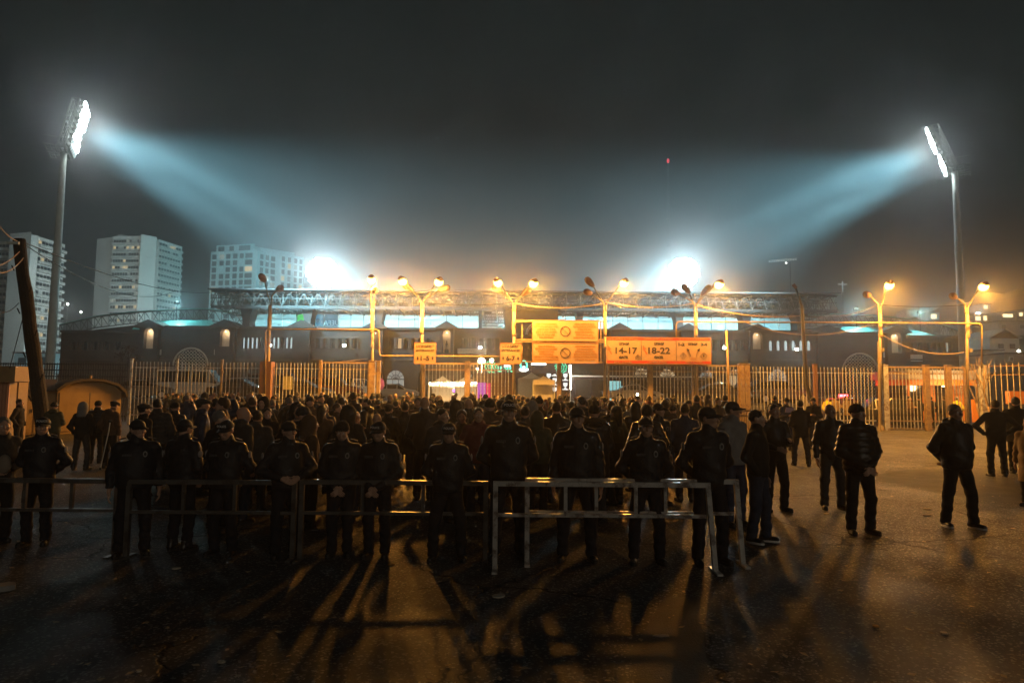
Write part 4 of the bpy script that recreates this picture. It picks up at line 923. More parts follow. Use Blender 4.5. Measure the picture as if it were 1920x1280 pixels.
# ------------------------------------------------------------------ crowd barriers in the foreground
m_rail = M('worn_barrier_paint', (.42, .40, .37), r=.32, var=.2, scale=7, dirt=(.11, .075, .055), dscale=6, spec=.6)
m_rail2 = M('shaded_barrier_paint', (.085, .078, .07), r=.35, var=.25, scale=7, dirt=(.04, .03, .025), dscale=6, spec=.6)  # barrier paint darkened for the dim light on the left run
def barrier(xl, yl, xr, yr, ytop, ymid, inner, label, legs=(1, 1), splay=0.):
    m_rail = MATS['worn_barrier_paint'] if 'pale pair of barriers' in label and 'left of' not in label else m_rail2
    A, B = G(xl, yl), G(xr, yr); Y = (A.y+B.y)/2; A.y = B.y = Y
    zt, zm = W((xl+xr)/2, ytop, Y).z, W((xl+xr)/2, ymid, Y).z; xa, xb = A.x, WX(xr, Y, ytop)
    o = thing('crowd_barrier', label, 'barrier', ((xa+xb)/2, Y, 0), 'steel crowd barriers'); w = .052
    MB().bx(xa-w/2, xb+w/2, Y-w/2, Y+w/2, zt-w, zt).build('top_rail', m_rail, o)
    MB().bx(xa+w/2, xb-w/2, Y-.018, Y+.018, zm-.036, zm).build('lower_rail', m_rail, o)
    for i, (x, sp) in enumerate(((xa, 0), (xb, splay))):
        if legs[i]:
            MB().bar((x, Y, zt-w), (x+sp, Y, 0.004), w).build('leg', m_rail, o)
            MB().box((x+sp, Y, .012), (.06, .34, .022)).build('foot', m_rail, o)
    for f in inner:
        x = xa+(xb-xa)*f; MB().bx(x-.019, x+.019, Y-.019, Y+.019, zm+.001, zt-w-.001).build('upright', m_rail, o)
    return o
barrier(-120, 1040, 222, 1040, 896, 952, (.47, .74), 'steel barrier at the left edge in front of the first officer')
barrier(233, 1047, 553, 1047, 899, 957, (.33, .64), 'shaded steel barrier in front of the officers at left')
barrier(563, 1048, 911, 1052, 900, 959, (.33, .66), 'shaded steel barrier left of the pale pair of barriers')
barrier(928, 1066, 1327, 1075, 903, 963, (.33, .66), 'front one of the pale pair of barriers with a splayed right leg', splay=.07)
barrier(987, 1046, 1380, 1070, 897, 958, (.33, .66), 'rear one of the pale pair of barriers set behind', splay=.06)
# ------------------------------------------------------------------ left edge: kiosk, shed, leaning pole
m_tan = M('tan_shed_paint', (.31, .21, .10), r=.65, var=.12, scale=2, dirt=(.26, .17, .08), dscale=2); m_roofsheet = M('dark_roof_felt', (.05, .04, .035), r=.8, var=.2)
KY = 20.0; o = thing('kiosk', 'tan kiosk with a ribbed front cut by the left picture edge', 'kiosk', (WX(10, KY, 800), KY, 0))
MB().bx(WX(-90, KY), WX(18, KY), KY+.05, KY+.34, 0, W(5, 716, KY).z).build('wall', m_tan, o)
rb = MB().tube([(0, 0, .05), (0, 0, W(5, 717, KY).z)], .055, 6).mesh('slat', mat=M('ribbed_orange_sheet', (.40, .20, .12), r=.6, var=.15))
for i in range(14): inst(rb, 'slat', o, (WX(19, KY)-.04-.105*i, KY+.0, 0))
MB().bx(WX(-95, KY), WX(47, KY), KY-.4, KY+.35, W(5, 715, KY).z+.004, W(5, 687, KY).z).build('roof_box', m_tan, o)
MB().bx(WX(5, KY)-.012, WX(5, KY)+.012, KY-.406, KY-.401, W(5, 714, KY).z+.02, W(5, 688, KY).z).build('joint', m_roofsheet, o)
MB().bx(WX(21, KY+.4), WX(37, KY+.4), KY+.4, KY+.8, 0, W(30, 716, KY).z).build('side_wall', m_tan, o)
HX, HY = WX(104, 28.5, 800), 28.5; o = thing('shed', 'tan market shed with a rounded dark roof behind the leaning pole', 'shed', (0, 0, 0))
# built facing -y about its own base, then turned towards the gates
end = [(0, 0), (2.5, 0), (2.5, 1.85), (2.2, 2.12), (1.7, 2.28), (1.25, 2.32), (.8, 2.28), (.3, 2.12), (0, 1.9)]
MB().prism(end, 0, 2.2).build('end_wall', m_tan, o)
for a, b in ((.08, 1.2), (1.24, 2.4)): MB().bx(a, b, -.035, -.003, .12, 1.8).build('door', m_tan, o)
MB().bx(-2.5, -.01, .25, 2.2, 0, 1.9).build('side_wall', m_tan, o)
for a, b in ((-2.45, -1.5), (-1.44, -.8), (-.74, -.08)): MB().bx(a, b, .21, .247, .1, 1.78).build('door', m_tan, o)
for a in (-1.6, -.86, 1.1, 1.32): MB().bx(a, a+.03, -.07 if a > 0 else .17, -.036 if a > 0 else .209, .95, 1.1).build('door_handle', m_dark, o)
top = [(2.68, 1.68), (2.62, 1.9), (2.3, 2.22), (1.75, 2.40), (1.25, 2.44), (.75, 2.40), (.2, 2.22), (-.12, 1.95)]
MB().prism(top+[(x*.96+.05, z-.10) for x, z in reversed(top)], -.35, 2.4).build('roof', m_roofsheet, o)
rs = MB(); rs.add([(-2.7, -.1, 1.93), (-.12, -.1, 1.93), (.5, 2.3, 2.42), (-2.7, 2.3, 2.42), (-2.7, -.1, 1.85), (-.12, -.1, 1.85), (.5, 2.3, 2.34), (-2.7, 2.3, 2.34)], [(0, 1, 2, 3), (7, 6, 5, 4), (0, 4, 5, 1), (1, 5, 6, 2), (2, 6, 7, 3), (3, 7, 4, 0)]).build('roof', m_roofsheet, o)
MB().tube([(1.25, .1, 2.43), (1.25, .1, 2.6)], .06, 6).build('roof_knob', m_tan, o)
o.location = (HX, HY, 0); o.rotation_euler = (0, 0, R(48))
PY = 19.0; b0 = G(74, 858); b0 = Vector((b0.x, PY, 0)); o = thing('utility_pole', 'thick black wooden pole leaning left at the left edge', 'pole', b0)
t0 = W(35, 449, PY); P = [b0.lerp(t0, k/12)+Vector((.012*math.sin(k*1.7), .01*math.cos(k*2.1), 0)) for k in range(13)]
trunk = MB(); trunk.tube(P, [.205-.004*k+.007*math.sin(k*2.3) for k in range(13)], 14); trunk.build('trunk', M('tarred_wood', (.022, .018, .015), r=.9, var=.4, scale=3, bump=1., bscale=14), o)
for k in range(7):
    f = .25+.1*k; p = b0.lerp(t0, f); s = 1 if k % 2 else -1; MB().bar(p+Vector((s*.18, -.1, 0)), p+Vector((s*.25, -.12, .16)), .03).build('splinter', MATS['tarred_wood'], o)
MB().box(t0+Vector((0, -.2, -.15)), (.34, .06, .08)).build('clamp', m_pole, o)
cable(W(40, 452, PY), W(395, 548, 44), .5, 'long black cable from the leaning pole towards the stadium roof', r=.016); cable(W(45, 458, PY), W(330, 545, 44), .9, 'lower black cable from the leaning pole to the right', r=.014)
cable(W(38, 470, PY), W(-30, 500, 14), .15, 'cable from the leaning pole to the left edge', r=.014, mat=m_cablel); cable(W(45, 482, PY), W(-30, 498, 15), .3, 'pale cable drooping left from the leaning pole', r=.014, mat=m_cablel)
cable(W(33, 452, PY), W(-20, 398, 12), .1, 'cable rising left from the leaning pole', r=.014, mat=m_cablel); cable(W(50, 568, PY), W(18, 690, PY+.6), .02, 'service cable hanging down the leaning pole', r=.012); cable(W(35, 568, PY), W(-20, 575, 15), .2, 'slack cable at half height of the leaning pole', r=.012)
# ------------------------------------------------------------------ trees
m_bark = M('dark_bark', (.05, .04, .032), r=.9, var=.3, scale=6); m_barkp = M('whitewashed_bark', (.42, .30, .18), r=.85, var=.2, scale=5); m_leafd = M('dry_leaf', (.07, .04, .028), r=.8, var=.4, scale=3)
def bare_tree(px, py, Y, h, label, bark, seed, leaves=0, spread=.55, r0=.09):
    rg = random.Random(seed); b = Vector((WX(px, Y, py), Y, 0)); o = thing('bare_tree', label, 'tree', b, 'bare trees by the fence'); tips = []
    tm, cm = MB(), MB()
    def grow(p, d, L_, r, dep):
        n = 4; pts = [p]
        for k in range(n): d = (d+Vector((rg.uniform(-.12, .12), rg.uniform(-.12, .12), .04))).normalized(); pts.append(pts[-1]+d*L_/n)
        (tm if dep == 0 else cm).tube(pts, [r*(1-.4*k/n) for k in range(n+1)], 7 if dep < 2 else 5)
        if dep >= 3 or r < .008: tips.append(pts[-1]); return
        for k in range(rg.choice((2, 3, 3))):
            q = (d+Vector((rg.uniform(-1, 1), rg.uniform(-1, 1), rg.uniform(-.1, .5)))*spread).normalized(); grow(pts[-1] if k < 2 else pts[-2], q, L_*rg.uniform(.6, .85), r*.6, dep+1)
    grow(b, Vector((0, 0, 1)), h*.36, r0, 0); tm.build('trunk', bark, o, smooth=True); cm.build('branches', bark, o, smooth=True)
    if leaves:
        lm = MB()
        for t_ in tips:
            for _ in range(leaves):
                c = t_+Vector((rg.gauss(0, .22), rg.gauss(0, .22), rg.gauss(-.05, .14))); u = Vector((rg.gauss(0, 1), rg.gauss(0, 1), rg.gauss(0, 1))).normalized()*.07; v = u.orthogonal().normalized()*.045
                lm.add([c-u, c+v, c+u, c-v], [(0, 1, 2, 3)])
        l_ = lm.build('crown', m_leafd, o); l_['kind'] = 'stuff'
    return o
bare_tree(205, 700, 47, 5.6, 'bare shrubby tree with a few dry leaves behind the tan shed', m_bark, 5, 16, .7)
bare_tree(150, 690, 50, 4.6, 'thin leafless tree left of the shrubby tree behind the grid fence', m_bark, 12, 0, .5, .06)
bare_tree(1838, 700, 39.5, 4.4, 'pale forked sapling beside the rightmost street lamp', m_barkp, 8, 0, .5, .075); bare_tree(1856, 700, 35, 4.0, 'slim pale sapling in front of the right corner fence', m_barkp, 21, 0, .45, .06)
# ------------------------------------------------------------------ vehicles beyond the fence
m_carglass = M('car_glass', (.02, .022, .025), r=.08, var=0, spec=.8); m_tyre = M('tyre_rubber', (.02, .02, .02), r=.85, var=0); m_rim = M('alloy_rim', (.45, .45, .45), r=.3, metal=.8, var=0)
m_head = M('headlight_glass', (.6, .62, .62), r=.1, var=0); m_tail = M('tail_light', (.35, .02, .02), r=.2, var=0)
def paint(n, c): return M('car_paint_'+n, c, r=.22, var=.04, spec=.7)
PROF = {  # station: x, bottom, belt, top, half width at the belt, at the top
    'sedan': [(-2.2, .38, .72, .74, .74, .70), (-2.1, .28, .86, .90, .84, .78), (-1.45, .25, .90, .98, .88, .70), (-.75, .25, .92, 1.40, .89, .62), (.25, .25, .92, 1.44, .89, .64), (1.0, .25, .92, .99, .88, .72), (1.9, .26, .80, .84, .84, .76), (2.2, .36, .62, .66, .72, .68)],
    'suv': [(-2.25, .45, .85, .9, .80, .74), (-2.2, .36, 1.02, 1.30, .90, .76), (-1.9, .34, 1.05, 1.72, .93, .70), (-.5, .34, 1.06, 1.80, .94, .72), (.55, .34, 1.06, 1.74, .94, .70), (1.15, .34, 1.06, 1.12, .93, .78), (2.1, .36, .98, 1.02, .90, .80), (2.3, .45, .72, .78, .80, .74)],
    'van': [(-2.6, .45, 1.1, 2.1, .92, .82), (-2.5, .38, 1.15, 2.28, .98, .86), (0., .36, 1.18, 2.32, 1., .88), (1.3, .36, 1.18, 2.26, 1., .86), (1.95, .36, 1.16, 1.35, .98, .84), (2.5, .38, .95, 1.0, .94, .84), (2.65, .48, .7, .76, .84, .78)]}
def car(px, Y, kind, mat, rz, label, glow=None, bar=None, cat='car'):
    o = thing('parked_'+('van' if kind == 'van' else 'car'), label, cat, (WX(px, Y, 735), Y, 1.3 if Y >= 46 and WX(px, Y, 735) < 23.5 else 0), 'vehicles parked inside the fence'); st = PROF[kind]
    def add(mb, nm, mt, par=None, sm=False): 
        ob = bpy.data.objects.new(nm, mb.mesh(nm, None, sm, mt)); COL.objects.link(ob); ob.parent = par or o; return ob
    vs, fs = [], []
    for x, zb, zl, zt, w, wt in st: vs += [(x, -w*.93, zb), (x, -w, zb+.2), (x, -w, zl), (x, -wt, zt), (x, -wt*.5, zt+.03), (x, wt*.5, zt+.03), (x, wt, zt), (x, w, zl), (x, w, zb+.2), (x, w*.93, zb)]
    for i in range(len(st)-1):
        for k in range(9): fs.append((i*10+k, i*10+k+1, (i+1)*10+k+1, (i+1)*10+k))
        fs.append((i*10+9, i*10, (i+1)*10, (i+1)*10+9))
    fs += [tuple(range(9, -1, -1)), tuple((len(st)-1)*10+k for k in range(10))]
    add(MB().add(vs, fs), 'body', mat)
    for s in (-1, 1):
        for i in range(len(st)-1):
            a, b = st[i], st[i+1]
            if min(a[3]-a[2], b[3]-b[2]) < .03 and max(a[3]-a[2], b[3]-b[2]) < .3: continue
            q = []
            for (x, zb, zl, zt, w, wt), dx in ((a, .06), (b, -.06)):
                for f in (.12, .88): q.append((x+dx, s*(w+(wt-w)*f+.012), zl+(zt-zl)*f))
            if max(a[3]-a[2], b[3]-b[2]) > .3: add(MB().add([q[0], q[2], q[3], q[1]], [(0, 1, 2, 3) if s < 0 else (3, 2, 1, 0)]), 'window', m_carglass)
    for i in range(len(st)-1):
        a, b = st[i], st[i+1]
        if abs(a[3]-b[3]) > .3 and b[0]-a[0] < 1.2:
            up = .02; add(MB().add([(a[0], -a[5]*.9, a[3]+.03+up), (b[0], -b[5]*.9, b[3]+.03+up), (b[0], b[5]*.9, b[3]+.03+up), (a[0], a[5]*.9, a[3]+.03+up)], [(0, 1, 2, 3)]), 'windscreen', m_carglass)
    wr = .33 if kind == 'sedan' else .37
    for x in (st[0][0]+.75, st[-1][0]-.8):
        for s in (-1, 1):
            y = s*(st[3][4]-.08); wh = add(MB().tube([(x, y-.11, wr), (x, y+.11, wr)], wr, 16), 'wheel', m_tyre); add(MB().tube([(x, y-.115 if s < 0 else y+.03, wr), (x, y-.03 if s < 0 else y+.115, wr)], wr*.62, 12), 'rim', m_rim, wh)
    xf, xr_ = st[-1][0], st[0][0]
    for s in (-1, 1):
        add(MB().box((xf-.06, s*.55, st[-1][2]-.02), (.16, .32, .14)), 'headlight', emis('headlight_glow', (1, .97, .85), 14) if glow == 'head' else m_head); add(MB().box((xr_+.04, s*.6, st[0][2]-.03), (.14, .22, .16)), 'taillight', m_tail)
    if bar:
        zt = max(q[3] for q in st)+.05; add(MB().box((-.1, 0, zt+.05), (.3, 1.1, .12)), 'light_bar', m_tyre); r_ = add(MB().box((-.1, -.25 if True else 0, zt+.10), (.34, .7, .18)), 'beacon', emis('red_beacon', (1.0, .03, .04), 30))
    o.rotation_euler = (0, 0, R(rz)); return o
wht, slv, blk, mar, dgr = paint('white', (.62, .63, .62)), paint('silver', (.35, .36, .37)), paint('black', (.02, .02, .022)), paint('maroon', (.14, .03, .035)), paint('grey', (.12, .125, .13))
car(364, 52, 'van', wht, 8, 'white van behind the bar fence below the latticed portal', cat='van'); car(268, 50, 'sedan', dgr, 20, 'dark car with a lit bonnet left of the white van'); car(300, 60, 'suv', blk, 0, 'black car behind the white van')
car(478, 56, 'suv', slv, 10, 'silver off-road car left of the brown column'); car(452, 47, 'sedan', blk, 0, 'low black car behind the bars left of the brown column'); car(520, 62, 'van', paint('brown', (.16, .09, .06)), 0, 'brown van right of the brown column', cat='van')
car(625, 53, 'suv', mar, 0, 'maroon car behind the first orange gate'); car(566, 47, 'sedan', blk, 0, 'dark saloon behind the bars right of the brown column'); car(668, 57, 'suv', wht, 75, 'white car facing out beside the first orange gate'); car(742, 64, 'sedan', slv, 0, 'silver car behind the open gateway')
car(1352, 62, 'suv', slv, 0, 'silver car behind the gate leaf by the leaning pipe'); car(1425, 60, 'suv', wht, 0, 'white car left of the black bent pole'); car(1462, 52, 'suv', dgr, 0, 'dark grey car with headlights lit near the black bent pole', 'head'); car(1522, 56, 'sedan', wht, 180, 'white saloon right of the black bent pole', 'head'); car(1580, 50, 'suv', dgr, 0, 'dark police car with a glowing red beacon', None, 1, 'police car')
car(1350, 48, 'sedan', blk, 0, 'black saloon low behind the gate leaf by the leaning pipe'); car(1650, 43.5, 'suv', blk, 170, 'glossy black car beside the braced street lamp'); car(1694, 47, 'sedan', dgr, 170, 'dark saloon behind the barred gate at right'); car(1190, 55, 'sedan', slv, 0, 'silver saloon behind the 14-17 gate leaf'); car(1545, 66, 'suv', slv, 0, 'silver car parked far back near the right portal')
c_ = W(1580, 728, 49); lamp('beacon_light', 'POINT', c_+Vector((0, -.8, .3)), 160, (1, .04, .05), .1)
# the dark team bus
BY = 58; x0, x1 = WX(1068, BY, 720), WX(1338, BY, 720); o = thing('coach_bus', 'long dark coach with a pale roof line behind the direction sign gates', 'bus', ((x0+x1)/2, BY, 0)); zt = W(1200, 707, BY).z
MB().bx(x0, x1, BY, BY+2.5, .35, zt).build('body', paint('plum', (.035, .028, .035)), o); MB().bx(x0, x1, BY-.02, BY+2.52, zt+.002, zt+.12).build('roof_line', m_white, o)
for i in range(8): MB().bx(x0+.5+i*(x1-x0-1)/8, x0+.35+(i+1)*(x1-x0-1)/8, BY-.03, BY-.004, 1.6, zt-.25).build('window', m_carglass, o)
for px in (1113, 1271):
    x = WX(px, BY, 725); w_ = MB().tube([(x, BY-.06, .5), (x, BY+.3, .5)], .5, 20).build('wheel', m_tyre, o); MB().tube([(x, BY-.09, .5), (x, BY-.062, .5)], .32, 16).build('rim', m_rim, w_)
MB().bx(WX(1141, BY, 725), WX(1164, BY, 725), BY-.05, BY-.035, .45, W(1150, 714, BY).z).build('lit_door', emis('bus_door_light', (.35, .85, .85), .7), o)
# ------------------------------------------------------------------ fan zone: tents, arch, boards
m_tent = M('white_tent_cloth', (.62, .60, .55), r=.8, var=.06)
def tent(p0, p1, ptop, peave, Y, label, lit=0, sides=True):
    x0, x1 = WX(p0, Y, 720), WX(p1, Y, 720); ze, zp = W((p0+p1)/2, peave, Y).z, W((p0+p1)/2, ptop, Y).z; d = x1-x0
    o = thing('event_tent', label, 'tent', ((x0+x1)/2, Y, 0), 'white event tents'); c = ((x0+x1)/2, Y+d/2)
    r_ = MB(); n = 5
    for (ax, ay), (bx_, by) in (((x0, Y), (x1, Y)), ((x1, Y), (x1, Y+d)), ((x1, Y+d), (x0, Y+d)), ((x0, Y+d), (x0, Y))):
        vs = []
        for k in range(n+1):
            f = k/n; g = 1-f; h = ze+(zp-ze)*f**1.6; vs += [(ax*g+c[0]*f, ay*g+c[1]*f, h), (bx_*g+c[0]*f, by*g+c[1]*f, h)]
        r_.add(vs, [(2*k, 2*k+1, 2*k+3, 2*k+2) for k in range(n)])
    r_.build('canopy', m_tent, o)
    MB().bx(x0, x1, Y-.02, Y-.005, ze-.35, ze).build('valance', m_tent, o)
    for x in (x0, x1):
        for y in (Y, Y+d): MB().bx(x-.03, x+.03, y-.03+.04, y+.03+.04, 0, ze).build('tent_leg', m_pole, o)
    if sides: MB().bx(x0+.05, x1-.05, Y+d-.03, Y+d, 0, ze).build('back_sheet', m_tent, o)
    return o
tent(805, 850, 704, 716, 50, 'left white peaked tent with a bulb string'); tent(851, 896, 703, 716, 50, 'right white peaked tent with a bulb string'); tent(972, 1022, 697, 709, 54, 'grey white tent under the green lit arch'); tent(1000, 1040, 704, 712, 47, 'dark doorway tent beside the crest board')
bl = thing('bulb_string', 'string of warm bulbs along the front of the peaked tents', 'string lights', (WX(850, 49.7, 718), 49.7, 0)); bm_ = MB().ell((0, 0, 0), (.09, .09, .09), 8, 6).mesh('bulb', mat=emis('warm_bulb', (1, .80, .45), 16))
for i in range(16): c = W(806+i*5.7, 719+1.2*math.sin(i*1.6), 49.7); inst(bm_, 'bulb', bl, c)
MB().tube([W(806+i*5.7, 717.5, 49.72) for i in range(16)], .015, 4).build('wire', m_cable, bl)
lamp('string_light', 'POINT', W(850, 722, 49), 420, (1, .72, .38), .4, bl)
AY = 60; o = thing('entrance_arch', 'dark fan zone arch with green glowing ripples and lit lettering', 'arch', (WX(980, AY, 700), AY, 0)); m_plum = M('plum_banner', (.05, .04, .055), r=.6, var=.08)
ax = lambda px: WX(px, AY, 690); az = lambda py: W(980, py, AY).z
MB().bx(ax(897), ax(1066), AY, AY+.5, az(699.5), az(676)).build('banner', m_plum, o)
for a, b in ((893, 900), (1060, 1068)): MB().bx(ax(a), ax(b), AY+.02, AY+.48, 0, az(680)).build('pillar', m_plum, o)
gm = emis('green_neon', (.03, .85, .42), 1.1)
for cx_, s in ((925, -1), (1047, 1)):
    for k in range(1, 6):
        r_ = .24*k*.95; pts = []
        for q in range(13):
            an = math.radians(-70+140*q/12); pts.append((ax(cx_-s*8)+s*r_*1.0*math.cos(an)+s*.06*math.sin(q*2.4+k), AY-.05, az(688)+r_*.62*math.sin(an)))
        MB().tube(pts, .045, 5).build('ripple', gm, o)
wn = emis('white_neon', (.9, 1, .95), 3.2); gn = emis('green_letter', (.08, 1., .62), 2.0)
text('ԼԻԳԱ', .62, (ax(949), AY-.03, az(692)), gn, o, 'lettering', width=32*AY/FPX, weight=.03); text('ՈՒԵՖԱ', .4, (ax(951), AY-.03, az(685.5)), wn, o, 'lettering', width=12*AY/FPX, weight=.02)
em = MB(); em.tube([(ax(982)+.30*math.cos(t), AY-.04, az(684)+.36*math.sin(t)) for t in np.linspace(0, 6.28, 13)], .08, 5); em.build('trophy_ring', gn, o)
em = MB(); em.box((ax(982), AY-.04, az(692.5)), (.85, .06, .2)); em.box((ax(982), AY-.04, az(690)), (.25, .06, .35)); em.box((ax(982), AY-.04, az(695)), (.5, .06, .14)); em.build('trophy_foot', wn, o)
MB().bx(ax(996), ax(1024), AY-.06, AY-.02, az(684), az(680.5)).build('title_strip', wn, o)
st_ = thing('light_tower', 'upright white lit tube at the right end of the fan arch', 'lamp', (WX(1069, 57, 700), 57, 0)); MB().tube([W(1069, 730, 57), W(1069, 684, 57)], .09, 8).build('light_tube', emis('tube_white', (1, .93, .75), 12), st_); MB().bx(WX(1069, 57)-.06, WX(1069, 57)+.06, 57.1, 57.2, 0, W(1069, 684, 57).z).build('pole', m_pole, st_)
lamp('tube_light', 'POINT', W(1069, 705, 56.5), 300, (1, .9, .7), .4, st_)
for px, py, s_, e in ((903, 677, .30, 500), (922, 675.5, .16, 0), (895, 692, .1, 0)):
    c = W(px, py, 56); q = thing('flood_lamp', {903: 'bright warm lamp over the left end of the fan arch', 922: 'small warm lamp right of the bright lamp over the arch', 895: 'small lamp on the left arch pillar'}[px], 'lamp', (c.x, 56, 0), 'lamps over the fan arch'); MB().ell(c, (s_, s_*.8, s_), 10, 8).build('bulb', emis('warm_flood', (1, .82, .5), 30), q); MB().bx(c.x-.04, c.x+.04, 56.3, 56.38, 0, c.z).build('pole', m_pole, q)
    if e: lamp('lamp_light', 'POINT', c+Vector((0, -.6, -.2)), e, (1, .75, .42), .3, q)
CB = 52; o = thing('crest_board', 'dark press board with white shields and bars', 'board', (WX(1047, CB, 720), CB, 0)); MB().bx(WX(1024, CB), WX(1069, CB), CB, CB+.1, .1, W(1046, 699, CB).z).build('panel', m_plum, o)
ws = emis('lit_crest_white', (.95, 1, .97), 1.1)
for i, px in enumerate((1029, 1040, 1060)):
    for j in range(4):
        c = W(px, 704+8.6*j, CB); c.y = CB-.012
        if (i+j) % 2 == 0:
            k = .17; MB().prism([(c.x-k, c.z+k), (c.x+k, c.z+k), (c.x+k, c.z-.05), (c.x, c.z-k*1.3), (c.x-k, c.z-.05)], CB-.03, CB-.006).build('shield', ws, o)
        else: MB().bx(c.x-.24, c.x+.24, CB-.03, CB-.006, c.z-.04, c.z+.04).bx(c.x-.09, c.x+.09, CB-.03, CB-.006, c.z+.041, c.z+.13).build('badge_bar', ws, o)
SB = 50; o = thing('screen_stall', 'brown stall with a magenta and red lit screen', 'stall', (WX(925, SB, 720), SB, 0)); MB().bx(WX(893, SB), WX(962, SB), SB, SB+1.5, 0, W(925, 699, SB).z).build('stall_wall', M('brown_stall_cloth', (.10, .055, .04), r=.8), o)
MB().bx(WX(895, SB), WX(911, SB), SB-.05, SB-.01, .3, W(903, 717, SB).z).build('magenta_screen', emis('magenta_screen_light', (.42, .04, .50), .9), o); MB().bx(WX(911.5, SB), WX(920, SB), SB-.05, SB-.01, .3, W(915, 718, SB).z).build('red_screen', emis('red_screen_light', (.75, .0, .12), .9), o)
MB().bx(WX(893, SB), WX(940, SB), SB-.09, SB-.052, .12, .28).build('blue_strip', emis('blue_strip_light', (.05, .1, .8), 1.2), o)
# orange booth at the right
OY = 43; o = thing('ticket_booth', 'orange ticket booth with a grey flat roof behind the right fence', 'booth', (WX(1770, OY, 740), OY, 0)); m_or = M('orange_booth_panel', (.60, .20, .02), r=.5, var=.06); m_greyr = M('grey_roof_panel', (.34, .32, .29), r=.6, var=.1)
bx2 = lambda px: WX(px, OY, 740); bz = lambda py: W(1770, py, OY).z
MB().bx(bx2(1706), bx2(1840), OY, OY+4, bz(722), bz(711)).build('fascia', m_or, o); MB().bx(bx2(1700), bx2(1850), OY-.2, OY+4.3, bz(710.8), bz(694)).build('roof', m_greyr, o)
for a, b, m_, nm in ((1748, 1772, m_or, 'panel'), (1806, 1836, m_or, 'panel'), (1708, 1746, m_carglass, 'window'), (1774, 1804, m_carglass, 'window')): MB().bx(bx2(a), bx2(b), OY+1.0, OY+1.1, .2 if m_ is m_or else .9, bz(722.3)).build(nm, m_, o)
MB().bx(bx2(1706), bx2(1840), OY+1.15, OY+3.9, 0, bz(722.3)).build('inner_wall', m_dark, o); MB().bx(bx2(1810), bx2(1836), OY-.6, OY-.5, .3, bz(748)).build('counter_panel', m_or, o)
for px in (1707, 1839): MB().bx(bx2(px)-.06, bx2(px)+.06, OY+.1, OY+.22, 0, bz(722.3)).build('booth_post', m_or, o)
lamp('booth_light', 'POINT', (bx2(1770), OY-1.4, 2.6), 260, (1, .62, .28), .3, o); MB().box((bx2(1770), OY-.25, bz(724)), (.5, .12, .06)).build('booth_lamp', emis('booth_tube', (1, .75, .4), 10), o)
MB().bx(WX(1892, 40), WX(1935, 40), 40, 40.4, W(1900, 757, 40).z, W(1900, 733, 40).z).thing('orange_panel', m_or, 'orange hoarding behind the corner fence at the right edge', 'panel')
# boards leaning inside the fence at the left
MB().bx(WX(531, 45), WX(548, 45), 45, 45.1, W(540, 730, 45).z, W(540, 705, 45).z).thing('yellow_board', M('pale_yellow_board', (.60, .55, .25), r=.7), 'pale yellow board standing behind the bars right of the brown column', 'board')
MB().ell(W(713, 720, 44), (.28, .25, .42), 12, 8).thing('purple_bundle', M('purple_cloth', (.22, .06, .42), r=.7, var=.3, scale=6), 'purple bundle hanging on the right post of the open gateway', 'bundle')
# booth turnstile fence right of the crowd
o = thing('guide_rail', 'low ochre guide rail fence beside the twin orange posts', 'rail', (fx(1395), 27, 0)); xa, xb = WX(1388, 27, 800), WX(1434, 27, 800)
for z in (1.05, 1.25): MB().bx(xa, xb, 27, 27.05, z, z+.07).build('rail', m_ochre, o)
for i in range(12): MB().bx(xa+(xb-xa)*i/11-.018, xa+(xb-xa)*i/11+.018, 27.06, 27.10, .02, 1.25).build('bar', m_ochre, o)
